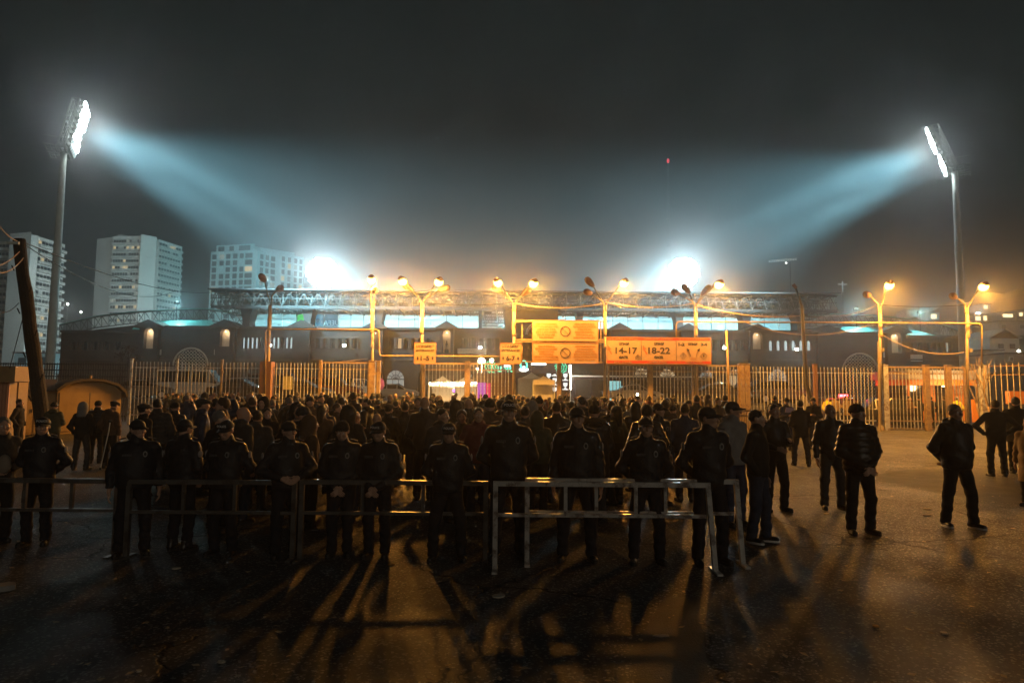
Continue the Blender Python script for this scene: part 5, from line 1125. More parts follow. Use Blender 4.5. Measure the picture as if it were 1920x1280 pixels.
# ------------------------------------------------------------------ litter on the asphalt
rg = random.Random(11); lt = MB()
for _ in range(1100):
    y = 2.6+rg.random()**1.5*22; x = rg.uniform(-.85, .85)*y; s = rg.uniform(.005, .024); a = rg.uniform(0, 6.28); z = .004
    q = [(x+s*math.cos(a+k*1.57)*(1 if k % 2 else 1.7), y+s*math.sin(a+k*1.57)*(1 if k % 2 else 1.7), z+rg.uniform(0, .012)) for k in range(4)]
    lt.add(q, [(0, 1, 2, 3)])
lt.build('litter', M('pale_litter', (.34, .27, .18), r=.8, var=.5, scale=.7), kind='stuff')
for i, (px, py, w, lab, nm, cat) in enumerate(((935, 1118, 28, 'pale oval paper scrap on the asphalt before the barriers', 'paper_scrap', 'litter'), (8, 1105, 44, 'flat pale stone slab at the lower left edge', 'stone_slab', 'stone'), (415, 1242, 14, 'small white paper scrap near the lower left', 'paper_scrap', 'litter'), (330, 1066, 16, 'flattened grey scrap by the left officers', 'paper_scrap', 'litter'),
        (1738, 955, 14, 'upper crumpled wrapper near the man in white trainers', 'paper_scrap', 'litter'), (1737, 966, 15, 'lower crumpled wrapper near the man in white trainers', 'paper_scrap', 'litter'), (1240, 1192, 34, 'faded white paint mark on the asphalt', 'paint_mark', 'marking'), (1642, 1175, 12, 'dry leaf in the shadow at lower right', 'fallen_leaf', 'leaf'), (734, 1059, 14, 'yellow leaf between the officers feet', 'fallen_leaf', 'leaf'), (1550, 964, 12, 'grey crumpled scrap by the bald man', 'paper_scrap', 'litter'), (1770, 1188, 16, 'pale twig scrap at lower right', 'paper_scrap', 'litter'), (260, 1259, 12, 'tiny wrapper at the lower left', 'paper_scrap', 'litter'))):
    c = G(px, py); r_ = w*c.y/FPX/2; g = MB(); n = 11; rr = [r_*rg.uniform(.75, 1.1) for _ in range(n)]; th_ = .05 if nm == 'stone_slab' else .003 if nm == 'paint_mark' else .012
    g.slab([(c.x+rr[k]*math.cos(2*math.pi*k/n), c.y+rr[k]*(.75 if nm != 'paint_mark' else .5)*math.sin(2*math.pi*k/n)) for k in range(n)], .003, .003+th_)
    o = g.thing(nm, M('paper_white', (.38, .33, .26), r=.8, var=.2, scale=9) if nm == 'paper_scrap' else M('leaf_ochre', (.30, .17, .05), r=.8, var=.3) if nm == 'fallen_leaf' else M('slab_grey', (.26, .25, .23), r=.85), lab, cat, 'scraps on the asphalt' if nm in ('paper_scrap', 'fallen_leaf') else None)
# ------------------------------------------------------------------ people: smooth bodies grown from a distance field
class SDF:
    def __init__(s, xs, ys, zs):
        s.g = [np.asarray(a, dtype=np.float32) for a in (xs, ys, zs)]; s.F = np.full([len(a) for a in s.g], 1.0, np.float32)
    def _reg(s, lo, hi, m):
        sl = []
        for a, l, h in zip(s.g, lo, hi):
            i, j = np.searchsorted(a, l-m), np.searchsorted(a, h+m); sl.append(slice(max(0, i-1), min(len(a), j+1)))
        return tuple(sl)
    def _xyz(s, sl, c): return (s.g[0][sl[0]][:, None, None]-c[0], s.g[1][sl[1]][None, :, None]-c[1], s.g[2][sl[2]][None, None, :]-c[2])
    def _put(s, sl, d, k, sub=False):
        a = s.F[sl]
        if sub: a2, b2 = -a, d
        else: a2, b2 = a, d
        h = np.maximum(k-np.abs(a2-b2), 0)/k; r = np.minimum(a2, b2)-h*h*k*.25
        s.F[sl] = -r if sub else r
    def cone(s, a, b, ra, rb, k=.03, sub=False):
        lo = [min(a[i], b[i]) for i in range(3)]; hi = [max(a[i], b[i]) for i in range(3)]; sl = s._reg(lo, hi, max(ra, rb)+k+.03)
        x, y, z = s._xyz(sl, a); v = [b[i]-a[i] for i in range(3)]; L = max(1e-9, sum(q*q for q in v))
        t = np.clip((x*v[0]+y*v[1]+z*v[2])/L, 0, 1)
        d = np.sqrt((x-v[0]*t)**2+(y-v[1]*t)**2+(z-v[2]*t)**2)-(ra+(rb-ra)*t); s._put(sl, d, k, sub)
    def ell(s, c, r, k=.03, sub=False, rot=None):
        m = max(r); sl = s._reg(c, c, m+k+.03); x, y, z = s._xyz(sl, c)
        if rot is not None:
            q = rot.transposed(); x, y, z = [q[i][0]*x+q[i][1]*y+q[i][2]*z for i in range(3)]
        k0 = np.sqrt((x/r[0])**2+(y/r[1])**2+(z/r[2])**2); k1 = np.sqrt((x/r[0]**2)**2+(y/r[1]**2)**2+(z/r[2]**2)**2)
        s._put(sl, k0*(k0-1)/np.maximum(k1, 1e-6), k, sub)
    def cutz(s, z, above=True):
        zz = s.g[2][None, None, :]; s.F = np.maximum(s.F, (z-zz) if above else (zz-z))
    def cut(s, n, d):                      # keep n.p < d
        x, y, z = s.g[0][:, None, None], s.g[1][None, :, None], s.g[2][None, None, :]
        s.F = np.maximum(s.F, n[0]*x+n[1]*y+n[2]*z-d)
    def ripple(s, f):
        x, y, z = s.g[0][:, None, None], s.g[1][None, :, None], s.g[2][None, None, :]; s.F = s.F+f(x, y, z).astype(np.float32)
    def mesh(s):
        F = s.F; F[0] = F[-1] = 1; F[:, 0] = F[:, -1] = 1; F[:, :, 0] = F[:, :, -1] = 1
        I = F < 0; nx, ny, nz = F.shape; cs = (nx-1, ny-1, nz-1)
        P = np.zeros(cs+(3,), np.float32); N = np.zeros(cs, np.float32)
        g = s.g; D = [np.diff(a) for a in g]
        for ax in range(3):
            o = [a for a in range(3) if a != ax]
            for i in (0, 1):
                for j in (0, 1):
                    s0 = [None]*3; s1 = [None]*3
                    s0[ax] = slice(0, -1); s1[ax] = slice(1, None)
                    for a, q in zip(o, (i, j)): s0[a] = s1[a] = slice(q, F.shape[a]-1+q)
                    f0, f1 = F[tuple(s0)], F[tuple(s1)]; cr = (f0 < 0) != (f1 < 0)
                    t = np.where(cr, f0/np.where(cr, f0-f1, 1), 0)
                    P[..., ax] += cr*t; P[..., o[0]] += cr*i; P[..., o[1]] += cr*j; N += cr
        act = N > 0; idx = np.full(cs, -1, np.int64); idx[act] = np.arange(act.sum())
        ci = np.argwhere(act); q = P[act]/N[act][:, None]
        V = np.stack([g[a][ci[:, a]]+q[:, a]*D[a][ci[:, a]] for a in range(3)], 1)
        faces = []
        for ax in range(3):
            o = [(ax+1) % 3, (ax+2) % 3]
            s0 = [slice(None)]*3; s1 = [slice(None)]*3; s0[ax] = slice(0, -1); s1[ax] = slice(1, None)
            a, b = I[tuple(s0)], I[tuple(s1)]
            for sg in (0, 1):
                e = np.argwhere((a & ~b) if sg == 0 else (~a & b))
                if len(e) == 0: continue
                c = []
                for d1, d2 in ((-1, -1), (0, -1), (0, 0), (-1, 0)):
                    w = e.copy(); w[:, o[0]] += d1; w[:, o[1]] += d2; c.append(idx[w[:, 0], w[:, 1], w[:, 2]])
                f = np.stack(c, 1); faces.append(f if sg == 0 else f[:, ::-1])
        return V, (np.concatenate(faces) if faces else np.zeros((0, 4), int))
def axis(segs):
    out = []
    for a, b, st in segs: out += list(np.arange(a, b, st))
    return np.array(out+[segs[-1][1]])
def np_mesh(name, V, Fc, mat, smooth=True):
    me = bpy.data.meshes.new(name); n, m = len(V), len(Fc)
    me.vertices.add(n); me.vertices.foreach_set('co', np.asarray(V, np.float32).ravel())
    me.loops.add(m*4); me.loops.foreach_set('vertex_index', np.asarray(Fc, np.int32).ravel())
    me.polygons.add(m); me.polygons.foreach_set('loop_start', np.arange(0, m*4, 4, dtype=np.int32))
    me.polygons.foreach_set('use_smooth', np.full(m, smooth)); me.update(calc_edges=True)
    if mat: me.materials.append(mat)
    return me
# a relaxed, half curled hand hanging along -z, palm towards +x, thumb to the front (-y)
def hand_field(curl=.35, st=.006):
    h = SDF(axis([(-.06, .09, st)]), axis([(-.09, .07, st)]), axis([(-.23, .05, st)]))
    h.cone((0, 0, .04), (0, 0, -.02), .028, .027, .02)
    for y, l in ((-.028, .085), (-.009, .095), (.010, .09), (.027, .07)):
        h.cone((0, y*.6, -.02), (0, y, -.085), .015, .0125, .012)
        p = Vector((0, y*1.05, -.088)); a = curl*.5; r = .0098
        for f in (.45, .32, .26):
            q = p+Vector((math.sin(a), 0, -math.cos(a)))*l*f; h.cone(p, q, r, r*.9, .004); p = q; r *= .9; a += curl
    h.cone((.004, -.018, -.02), (.014, -.047, -.062), .015, .012, .012); h.cone((.014, -.047, -.062), (.022, -.052, -.1), .0115, .009, .006)
    return h.mesh()
HAND = hand_field(); HANDLO = hand_field(st=.011)
def head_prims(s, c, rot, sc):
    P = lambda v: tuple(Vector(c)+rot @ (Vector(v)*sc)); r3 = lambda r: tuple(q*sc for q in r)
    s.ell(P((0, .012, .030)), r3((.077, .097, .090)), .02, rot=rot); s.ell(P((0, -.028, -.030)), r3((.064, .070, .095)), .03, rot=rot)
    s.ell(P((0, -.036, -.088)), r3((.050, .055, .042)), .03, rot=rot)
    s.ell(P((0, -.086, .022)), r3((.052, .016, .012)), .02, rot=rot)
    for x in (-1, 1):
        s.ell(P((x*.031, -.103, .002)), r3((.019, .017, .013)), .012, sub=True, rot=rot)
        s.ell(P((x*.079, .012, -.008)), r3((.012, .024, .033)), .01, rot=rot); s.ell(P((x*.042, -.078, -.028)), r3((.024, .02, .018)), .03, rot=rot)
    s.cone(P((0, -.098, .006)), P((0, -.121, -.032)), .010*sc, .0155*sc, .012)
    s.ell(P((0, -.100, -.066)), r3((.026, .012, .008)), .010, rot=rot); s.ell(P((0, -.094, -.079)), r3((.022, .012, .008)), .012, rot=rot)
    s.cone(P((0, .02, -.06)), (c[0]*.5, c[1]*.5+.012, c[2]-.24), .056*sc, .066, .03)
ARMS = {  # elbow and wrist offsets from the shoulder joint; x is outward, -y is forward
    'down': ((.075, .03, -.29), (.085, -.03, -.54)), 'behind': ((.115, .09, -.27), (-.12, .19, -.46)), 'front': ((.085, -.0, -.29), (-.13, -.20, -.48)),
    'pocket': ((.12, .06, -.27), (.05, -.09, -.48)), 'phone': ((.07, -.06, -.29), (-.07, -.30, -.24)), 'crossed': ((.10, -.06, -.28), (-.2, -.235, -.20)),
    'hips': ((.25, .03, -.25), (.05, -.06, -.42)), 'belt': ((.16, .0, -.27), (-.06, -.2, -.36)), 'ear': ((.12, -.1, -.26), (-.05, -.1, .12)), 'up': ((.16, -.14, .08), (.06, -.28, .30))}
FABRIC = {}
def fab(name, c, r=.8, **k):
    FABRIC[name] = M(name, c, r=r, var=.22, scale=9, bump=.35, bscale=30, spec=.22, **k); return FABRIC[name]
m_skin = M('skin', (.42, .25, .17), r=.55, var=.08, scale=14, bump=.1, bscale=80)
fab('police_jacket_cloth', (.016, .017, .021), r=.55); fab('police_trouser_cloth', (.014, .014, .018))
fab('black_nylon', (.014, .013, .014), r=.42); fab('black_wool', (.016, .015, .015), r=.92); fab('black_leather', (.016, .014, .013), r=.3)
fab('navy_nylon', (.022, .03, .06), r=.5); fab('charcoal_cloth', (.035, .034, .034)); fab('brown_jacket_cloth', (.085, .05, .03)); fab('olive_jacket_cloth', (.055, .058, .035))
fab('grey_hoodie_cloth', (.18, .175, .17), r=.9); fab('maroon_jacket_cloth', (.12, .025, .03)); fab('denim', (.025, .035, .06), r=.85); fab('tan_coat_cloth', (.24, .17, .09)); fab('yellow_vest_cloth', (.75, .62, .05), r=.6)
m_hairb = M('black_hair', (.014, .011, .010), r=.5, var=.3, scale=40, bump=.8, bscale=120); m_hairg = M('grey_hair', (.14, .13, .12), r=.6, var=.3, scale=40, bump=.8, bscale=120)
m_hairbr = M('brown_hair', (.05, .028, .016), r=.5, var=.3, scale=40, bump=.8, bscale=120); m_hairred = M('reddish_hair', (.20, .07, .03), r=.5, var=.3, scale=40, bump=.8, bscale=120)
m_cap = M('black_cap_cloth', (.015, .015, .017), r=.7, var=.15); m_fur = M('brown_fur', (.10, .065, .035), r=.95, var=.4, scale=40, bump=1., bscale=60)
m_shoe = M('black_shoe_leather', (.014, .012, .011), r=.3, var=.1); m_sole = M('white_shoe_sole', (.65, .63, .6), r=.6, var=.05); m_soleb = M('black_shoe_sole', (.02, .02, .02), r=.7, var=0)
m_badge = M('silver_badge', (.20, .20, .19), r=.5, var=.2, scale=60); m_print = M('pale_cap_print', (.55, .54, .52), r=.6, var=0); m_patch = M('arm_patch_cloth', (.25, .23, .22), r=.8, var=.2, scale=30)
m_eyew = M('eye_white', (.6, .56, .52), r=.2, var=0)
def person_meshes(a):
    """a: dict of build and pose. Returns [(name, mesh, parent index or None)]; the first is the body itself."""
    w = a.get('w', 1.); hi = a.get('hi', True); st = .016 if hi else .026; out = []
    sw_ = .168*w; zs = 1.425; legsp = a.get('legs', .11); L_, R_ = Vector((sw_, .01, zs)), Vector((-sw_, .01, zs))
    lean = a.get('lean', 0.); hy = a.get('hy', 0.); ht = a.get('ht', 0.); roll = a.get('hr', 0.)
    hc = Vector((0, .0-lean*.25-(.03 if ht > 0 else 0), 1.665)); rot = Matrix.Rotation(R(hy), 3, 'Z') @ Matrix.Rotation(R(ht), 3, 'X') @ Matrix.Rotation(R(roll), 3, 'Y')
    arms = a.get('arms', 'down'); arms = (arms, arms) if isinstance(arms, str) else arms
    J = []
    for s, sh, ar in ((1, L_, arms[0]), (-1, R_, arms[1])):
        e, wv = ARMS[ar]; J.append((s, sh, sh+Vector((e[0]*s, e[1]-lean*.1, e[2])), sh+Vector((wv[0]*s, wv[1], wv[2])), ar))
    stride = a.get('stride', 0.)
    feet = [Vector((s*legsp, -stride*s, .085)) for s in (1, -1)]; knees = [Vector((s*(legsp*.75+.03), -stride*s*.5-.03, .50)) for s in (1, -1)]; hips = [Vector((s*.088, 0, .90)) for s in (1, -1)]
    tx = lambda y0: y0-lean*.1
    bx_ = .55 if max(abs(j[3].x) for j in J) > .30 or w > 1.05 else .50
    up = 1.95 if any(j[4] == 'up' for j in J) else 1.86
    B = SDF(axis([(-bx_, -.12, st*1.6), (-.12, .12, .0095 if hi else .02), (.12, bx_, st*1.6)]), axis([(-.36, -.17, st*1.6), (-.17, .15, .0095 if hi else .02), (.15, .34, st*1.6)]), axis([(0., 1.47, st*1.7), (1.47, up, .0095 if hi else .02)]))
    B.ell((0, 0, .95), (.13, .09, .12)); B.ell((0, tx(0), 1.12), (.125, .085, .16), .05); B.ell((0, tx(0), 1.32), (.15*w, .10, .18), .05); B.cone(L_, R_, .05, .05, .05)
    for s, sh, el, wr, ar in J: B.cone(sh, el, .05, .042, .03); B.cone(el, wr, .042, .032, .02)
    for h, k, f in zip(hips, knees, feet): B.cone(h, k, .08, .055, .04); B.cone(k, f+Vector((0, .02, 0)), .055, .038, .03); B.cone(f+Vector((0, .02, 0)), f+Vector((0, -.04, -.035)), .036, .028, .03)
    head_prims(B, hc, rot, 1.0)
    V, Fc = B.mesh()
    for s, sh, el, wr, ar in J:
        if ar in ('pocket',): continue
        hv, hf = HAND if hi else HANDLO; hv = hv.copy()
        d = (wr-el).normalized(); q = Vector((0, 0, -1)).rotation_difference(d).to_matrix()
        if s > 0: hv[:, 0] *= -1; hf = hf[:, ::-1]
        if ar in ('front', 'behind', 'belt', 'phone', 'crossed'): q = q @ Matrix.Rotation(R(-70*s), 3, 'Z')
        hv = hv @ np.array(q.transposed()) + np.array(wr+d*.015); Fc = np.concatenate([Fc, hf+len(V)]); V = np.concatenate([V, hv])
    out.append(('person', np_mesh('person', V, Fc, m_skin), None))
    # trousers
    T = SDF(axis([(-.34, .34, st)]), axis([(-.30, .30, st)]), axis([(0.03, 1.08, st*1.25)])); tw = a.get('tw', 1.)
    T.ell((0, .005, .955), (.172*w, .125*w, .13), .04)
    for h, k, f in zip(hips, knees, feet):
        T.cone(h, k, .100*tw, .076*tw, .05); T.cone(k, (f.x, f.y+.005, .085), .074*tw, .070*tw, .03)
    ph = a.get('seed', 0)*1.7
    T.ripple(lambda x, y, z: .007*np.sin(z*46+x*22+ph)*np.exp(-((z-.22)/.16)**2)+.006*np.sin(z*38-x*30+ph)*np.exp(-((z-.52)/.12)**2)+.004*np.sin(z*17+y*25+ph))
    T.cutz(.055)
    V, Fc = T.mesh(); out.append(('trousers', np_mesh('trousers', V, Fc, a.get('tm') or FABRIC['police_trouser_cloth']), 0))
    # jacket
    kind = a.get('jk', 'uniform'); hem = a.get('hem', .88); th = {'uniform': 1.0, 'puffer': 1.10, 'parka': 1.10, 'coat': 1.0, 'hood': 1.04, 'leather': .97}[kind]
    K = SDF(axis([(-.62, .62, st)]), axis([(-.40, .42, st)]), axis([(max(.4, hem-.06), 1.92 if any(j[4] in ('up', 'ear') for j in J) else 1.72, st)])); c_ = th
    K.ell((0, tx(.005), 1.29), (.200*w*c_, .140*w*c_, .23), .05); K.ell((0, tx(-.005), 1.08), (.190*w*c_, .142*w*c_*a.get('belly', 1.), .22), .08); K.ell((0, 0, .93), (.186*w*c_, .138*w*c_, .17), .06)
    if hem < .8: K.cone((0, 0, .95), (0, 0, hem-.05), .175*w*c_, .225*w*c_, .08)
    K.cone((0, .012, 1.475), L_, .070*c_, .066*c_, .05); K.cone((0, .012, 1.475), R_, .070*c_, .066*c_, .05)
    for s, sh, el, wr, ar in J: K.cone(sh, el, .076*c_, .066*c_, .04); K.cone(el, el.lerp(wr, .98), .066*c_, .050*c_, .025)
    K.cone((0, .014-lean*.15, 1.47), (0, .0-lean*.2, 1.555), .088, .082, .03)
    if kind in ('hood', 'parka') and not a.get('hoodup'): K.ell((0, .105, 1.52), (.125, .07, .075), .04)
    if kind in ('puffer',): K.ripple(lambda x, y, z: -.011*np.abs(np.sin(z*math.pi/.085+.6*x)))
    else: K.ripple(lambda x, y, z: .0065*np.sin(z*31+x*18+ph)*np.exp(-((z-1.05)/.16)**2)+.005*np.sin(z*52+x*35*np.sign(x)+ph)*np.exp(-((np.abs(x)-.3)/.09)**2)+.003*np.sin(21*x+9*z+ph))
    K.cutz(hem)
    V, Fc = K.mesh(); out.append(('jacket', np_mesh('jacket', V, Fc, a.get('jm') or FABRIC['police_jacket_cloth']), 0)); jk = len(out)-1
    # shoes
    for s, f in zip((1, -1), feet):
        q = SDF(axis([(-.09, .09, .012)]), axis([(-.24, .12, .014)]), axis([(-.012, .16, .012)]))
        q.cone((0, .05, .045), (0, -.13, .035), .046, .04, .03); q.cone((0, .03, .06), (0, .03, .14), .048, .05, .03); q.cutz(.022)
        V, Fc = q.mesh(); ang = R(a.get('toe', 14))*s; ro = np.array(Matrix.Rotation(ang, 3, 'Z').transposed()); off = np.array((f.x, f.y, 0))
        out.append(('shoe', np_mesh('shoe', V @ ro+off, Fc, m_shoe), 0)); si = len(out)-1
        so = MB(); n = 14; pts = [(.046*math.cos(2*math.pi*i/n)*(1.0 if math.sin(2*math.pi*i/n) > 0 else 1.08), -.04+.135*math.sin(2*math.pi*i/n)) for i in range(n)]; so.slab(pts, .0, .026)
        so.v = [tuple(np.array(v) @ ro+off) for v in so.v]; out.append(('sole', so.mesh('sole', mat=m_sole if a.get('white') else m_soleb), si))
    # head things, made in the head's own frame
    HM = lambda V: np.asarray(V) @ np.array(rot.transposed())*1.0+np.array(hc)
    hst = .010 if hi else .018
    def small(): return SDF(axis([(-.19, .19, hst)]), axis([(-.20, .20, hst)]), axis([(-.26, .22, hst)]))
    hair = a.get('hair', 'short'); hm = a.get('hairm') or m_hairb
    if hair in ('short', 'buzz', 'long', 'thick') and a.get('hat') not in ('beanie', 'hoodup', 'fur') :
        q = small(); e = {'short': .009, 'buzz': .004, 'long': .014, 'thick': .020}[hair]
        q.ell((0, .016, .034), (.077+e, .098+e, .091+e*1.2), .01)
        q.cut((0, -.8, -1.0), .012 if hair != 'long' else .03); q.cut((0, -1, .25), .088)
        if hair == 'long': q.cone((0, .06, .03), (0, .085, -.20), .085, .07, .03)
        if not hi or hair == 'thick': q.ripple(lambda x, y, z: .004*np.sin(90*x+40*z)*np.sin(80*y))
        V, Fc = q.mesh()
        if len(V): out.append(('hair', np_mesh('hair', HM(V), Fc, hm), 0))
    hat = a.get('hat'); hi_ = None
    if hat in ('cap', 'peak'):
        q = small(); q.ell((0, .010, .050), (.090, .108, .085 if hat == 'cap' else .07), .01); q.cut((0, .05, -1), -.030)
        q.ell((0, .012, .045), (.094, .112, .022), .012)
        V, Fc = q.mesh(); out.append(('cap', np_mesh('cap', HM(V), Fc, a.get('capm') or m_cap), 0)); hi_ = len(out)-1
        v = MB(); n = 12; ro_ = []
        for t, zz in ((0, 0.034), (1, .016)):
            for i in range(n+1):
                an = math.pi*i/n; r1 = .088 if t == 0 else .092; y = -.05*(1) if False else -(.085 if t == 0 else .175)*math.sin(an)-.012; ro_.append((r1*math.cos(an), y, zz+.012*math.sin(an)-(.012*abs(math.cos(an)))))
        vs = ro_+[(x, y, z-.007) for x, y, z in ro_]; m_ = n+1; fs = []
        for i in range(n): fs += [(i, i+1, m_+i+1, m_+i), (2*m_+i+1, 2*m_+i, 3*m_+i, 3*m_+i+1), (m_+i, m_+i+1, 3*m_+i+1, 3*m_+i)]
        v.add([tuple(p) for p in HM(vs)], fs); out.append(('visor', v.mesh('visor', mat=a.get('capm') or m_cap), hi_))
        if a.get('print'): out.append(('cap_lettering', ('text', a['print'], HM([(0, -.1035, .082)])[0], rot.copy()), hi_))
    elif hat == 'beanie':
        q = small(); q.ell((0, .014, .048), (.088, .108, .094), .01); q.ell((0, .014, .028), (.095, .113, .034), .02); q.cut((0, -.28, -1), .004)
        q.ripple(lambda x, y, z: .0015*np.sin(np.arctan2(y, x)*40)); V, Fc = q.mesh(); out.append(('beanie', np_mesh('beanie', HM(V), Fc, a.get('capm') or FABRIC['black_wool']), 0))
    elif hat == 'fur':
        q = small(); q.ell((0, .014, .062), (.097, .115, .088), .02); q.ell((0, .014, .035), (.105, .122, .045), .03); q.cut((0, -.2, -1), .0)
        q.ripple(lambda x, y, z: .005*np.sin(75*x+20*z)*np.sin(70*y+30*z)); V, Fc = q.mesh(); out.append(('fur_hat', np_mesh('fur_hat', HM(V), Fc, a.get('capm') or m_cap), 0))
    elif hat == 'flat':
        q = small(); q.ell((0, -.005, .075), (.108, .135, .045), .02); q.ell((0, .012, .05), (.092, .112, .04), .03); q.ell((0, -.115, .045), (.07, .055, .012), .01); V, Fc = q.mesh(); out.append(('flat_cap', np_mesh('flat_cap', HM(V), Fc, a.get('capm') or FABRIC['charcoal_cloth']), 0))
    elif hat == 'hoodup':
        q = small(); q.ell((0, .030, .020), (.118, .130, .140), .02); q.cone((0, .05, -.05), (0, .05, -.2), .115, .13, .05); q.ell((0, -.14, -.01), (.075, .09, .10), .03, sub=True)
        V, Fc = q.mesh(); out.append(('hood', np_mesh('hood', HM(V), Fc, a.get('hoodm') or a.get('jm')), 0))
        if a.get('furtrim'):
            g = MB(); g.tube([tuple(p) for p in HM([(.088*math.cos(t), -.075+.02*math.cos(2*t), -.01+.125*math.sin(t)) for t in np.linspace(0, 2*math.pi, 19)])], .026, 7); out.append(('fur_trim', g.mesh('fur_trim', mat=m_fur, smooth=True), len(out)-1))
    if a.get('furtrim') and hat != 'hoodup':
        g = MB(); g.tube([(.16*math.cos(t), .07+.10*math.sin(t), 1.53+.035*math.sin(t)) for t in np.linspace(-.3, math.pi+.3, 13)], .036, 8); out.append(('fur_trim', g.mesh('fur_trim', mat=m_fur, smooth=True), jk))
    if hi and a.get('eyes', 1):
        for x in (-.031, .031):
            p = HM([(x, -.088, .002)])[0]; out.append(('eye', MB().ell(tuple(p), (.012, .012, .012), 8, 6).mesh('eye', mat=m_eyew, smooth=True), 0))
    if a.get('police'):
        yb = tx(.0)-.140*w*th-.012
        b = MB(); n = 10; b.prism([(.085*w+  .027*math.cos(2*math.pi*i/n), 1.345+.040*math.sin(2*math.pi*i/n)) for i in range(n)], yb+.012, yb+.034); out.append(('badge', b.mesh('badge', mat=m_badge), jk))
        out.append(('badge_star', MB().ell((.085*w, yb+.012, 1.345), (.016, .006, .024), 8, 6).mesh('badge_star', mat=m_soleb), jk))
        out.append(('name_tape', MB().box((-.085*w, yb+.024, 1.335), (.11, .02, .028)).mesh('name_tape', mat=fab('grey_tape', (.06, .06, .065))), jk))
        for s, sh, el, wr, ar in J:
            d = (el-sh); p = sh+d*.38+Vector((s*.076, 0, .012)); pq = MB().ell(tuple(p), (.016, .042, .052), 10, 6); out.append(('arm_patch', pq.mesh('arm_patch', mat=m_patch), jk))
            ep = MB().box((s*(sw_-.03), .0, 1.545), (.10, .045, .012), rot=Matrix.Rotation(R(-14*s*-1), 3, 'Y')); out.append(('epaulette', ep.mesh('epaulette', mat=fab('grey_tape', (.06, .06, .065))), jk))
        out.append(('belt', MB().tube([(0, 0, hem-.02), (0, 0, hem+.012)], .01, 6).mesh('belt', mat=m_shoe), 0)) if False else None
    for nm, me in a.get('extra', ()): out.append((nm, me, 0))
    return out
def place(parts, name, label, cat, loc, rz, sc, group, jm=None, tm=None, hm=None, wx=1.):
    objs = []
    for nm, me, par in parts:
        if isinstance(me, tuple):
            _, body, p, rt = me
            o = text(body, .040, (0, 0, 0), m_print, objs[par], nm, weight=.001, ext=.001); o.location = Vector(p); o.rotation_euler = rt.to_euler(); objs.append(o); continue
        o = bpy.data.objects.new(nm, me); COL.objects.link(o); objs.append(o)
        if par is not None: o.parent = objs[par]
        mt = jm if nm in ('jacket', 'hood') else tm if nm == 'trousers' else hm if nm in ('hair', 'beanie', 'cap', 'visor', 'flat_cap') else None
        if mt is not None: o.material_slots[0].link = 'OBJECT'; o.material_slots[0].material = mt
    o = objs[0]; o.location = loc; o.rotation_euler = (0, 0, R(rz)); o.scale = (sc*wx, sc*wx, sc); tag(o, label, cat, group); return o
# ------------------------------------------------------------------ the people in front, one by one
F = FABRIC
HTOP = {None: 1.79, 'cap': 1.80, 'peak': 1.79, 'beanie': 1.807, 'fur': 1.815, 'flat': 1.785, 'hoodup': 1.825}
TAKEN = []
def stand(px, top, feet=None, Y=None, rz=0, label='', group=None, wx=1., cat='person', **a):
    Y = G(px, feet).y if Y is None else Y; g = Vector((WX(px, Y, feet or 900), Y, 0)); h = W(px, top, Y).z
    sc = max(.88, min(1.08, h/HTOP[a.get('hat')])); TAKEN.append((g.x, g.y))
    return place(person_meshes(a), 'person', label, cat, g, rz, sc, group, wx=wx/sc if False else wx)
pg_ = 'police officers behind the barriers'
OF = dict(police=1, jk='uniform', hem=.90)
stand(66, 795, 1021, rz=12, label='capped officer alone at far left with his head turned right', group=pg_, hat='cap', print='POLICE', arms='behind', hy=15, legs=.12, w=1.06, **OF)
stand(246, 793, 1040, rz=28, label='stout officer in a white fronted cap facing right at left barrier', group=pg_, hat='cap', arms=('down', 'down'), hy=35, w=1.24, belly=1.1, legs=.15, seed=2, **OF)
stand(336, 791, 1031, rz=160, label='officer with his back turned between two officers at left', group=pg_, hat='cap', arms='front', legs=.13, seed=3, w=1.2, **OF)
stand(417, 789, 1040, rz=-8, label='officer with lowered head behind the middle of the second barrier', group=pg_, hat='cap', print='POLICE', arms='behind', ht=14, legs=.13, seed=4, w=1.18, **OF)
stand(533, 803, 1044, rz=30, label='officer looking right with hands held out at the second barrier end', group=pg_, hat='cap', arms='belt', hy=25, legs=.12, w=1.1, seed=5, **OF)
stand(636, 808, 1042, rz=5, label='short officer with slicked light cap front, head bowed', group=pg_, hat='beanie', arms='front', ht=18, legs=.10, w=1.1, seed=6, **OF)
stand(706, 792, 1044, rz=-6, label='officer in a lettered police cap with hands joined, left of the bright gap', group=pg_, hat='cap', print='POLICE', arms='front', ht=12, hy=-10, legs=.11, w=1.12, seed=7, **OF)
stand(838, 793, 1050, rz=4, label='officer with legs apart right of the bright gap', group=pg_, hat='cap', print='POLICE', arms='behind', ht=10, legs=.19, seed=8, w=1.1, **OF)
stand(952, 750, 1046, rz=4, label='tallest officer with the lettered cap and chest badge', group=pg_, hat='cap', print='POLICE', arms='behind', legs=.15, seed=9, w=1.12, **OF)
stand(1082, 762, 1050, rz=-4, label='broad officer with a bulky jacket behind the pale barriers', group=pg_, hat='cap', arms=('down', 'down'), hy=14, w=1.16, belly=1.15, legs=.17, seed=10, **OF)
stand(1213, 782, 1055, rz=0, label='short officer with peaked cap and arms behind his back', group=pg_, hat='peak', arms='behind', legs=.16, seed=11, w=1.08, **OF)
stand(1332, 762, 1056, rz=10, label='officer looking right in a long visored cap at the right barrier end', group=pg_, hat='cap', arms='behind', hy=45, w=1.06, belly=1.1, legs=.15, seed=12, **OF)
stand(1378, 752, 985, rz=25, label='bearded man in a cap and grey hooded jacket behind the last officer', hat='cap', jk='hood', jm=F['grey_hoodie_cloth'], tm=F['navy_nylon'], arms='pocket', hy=40, seed=13)
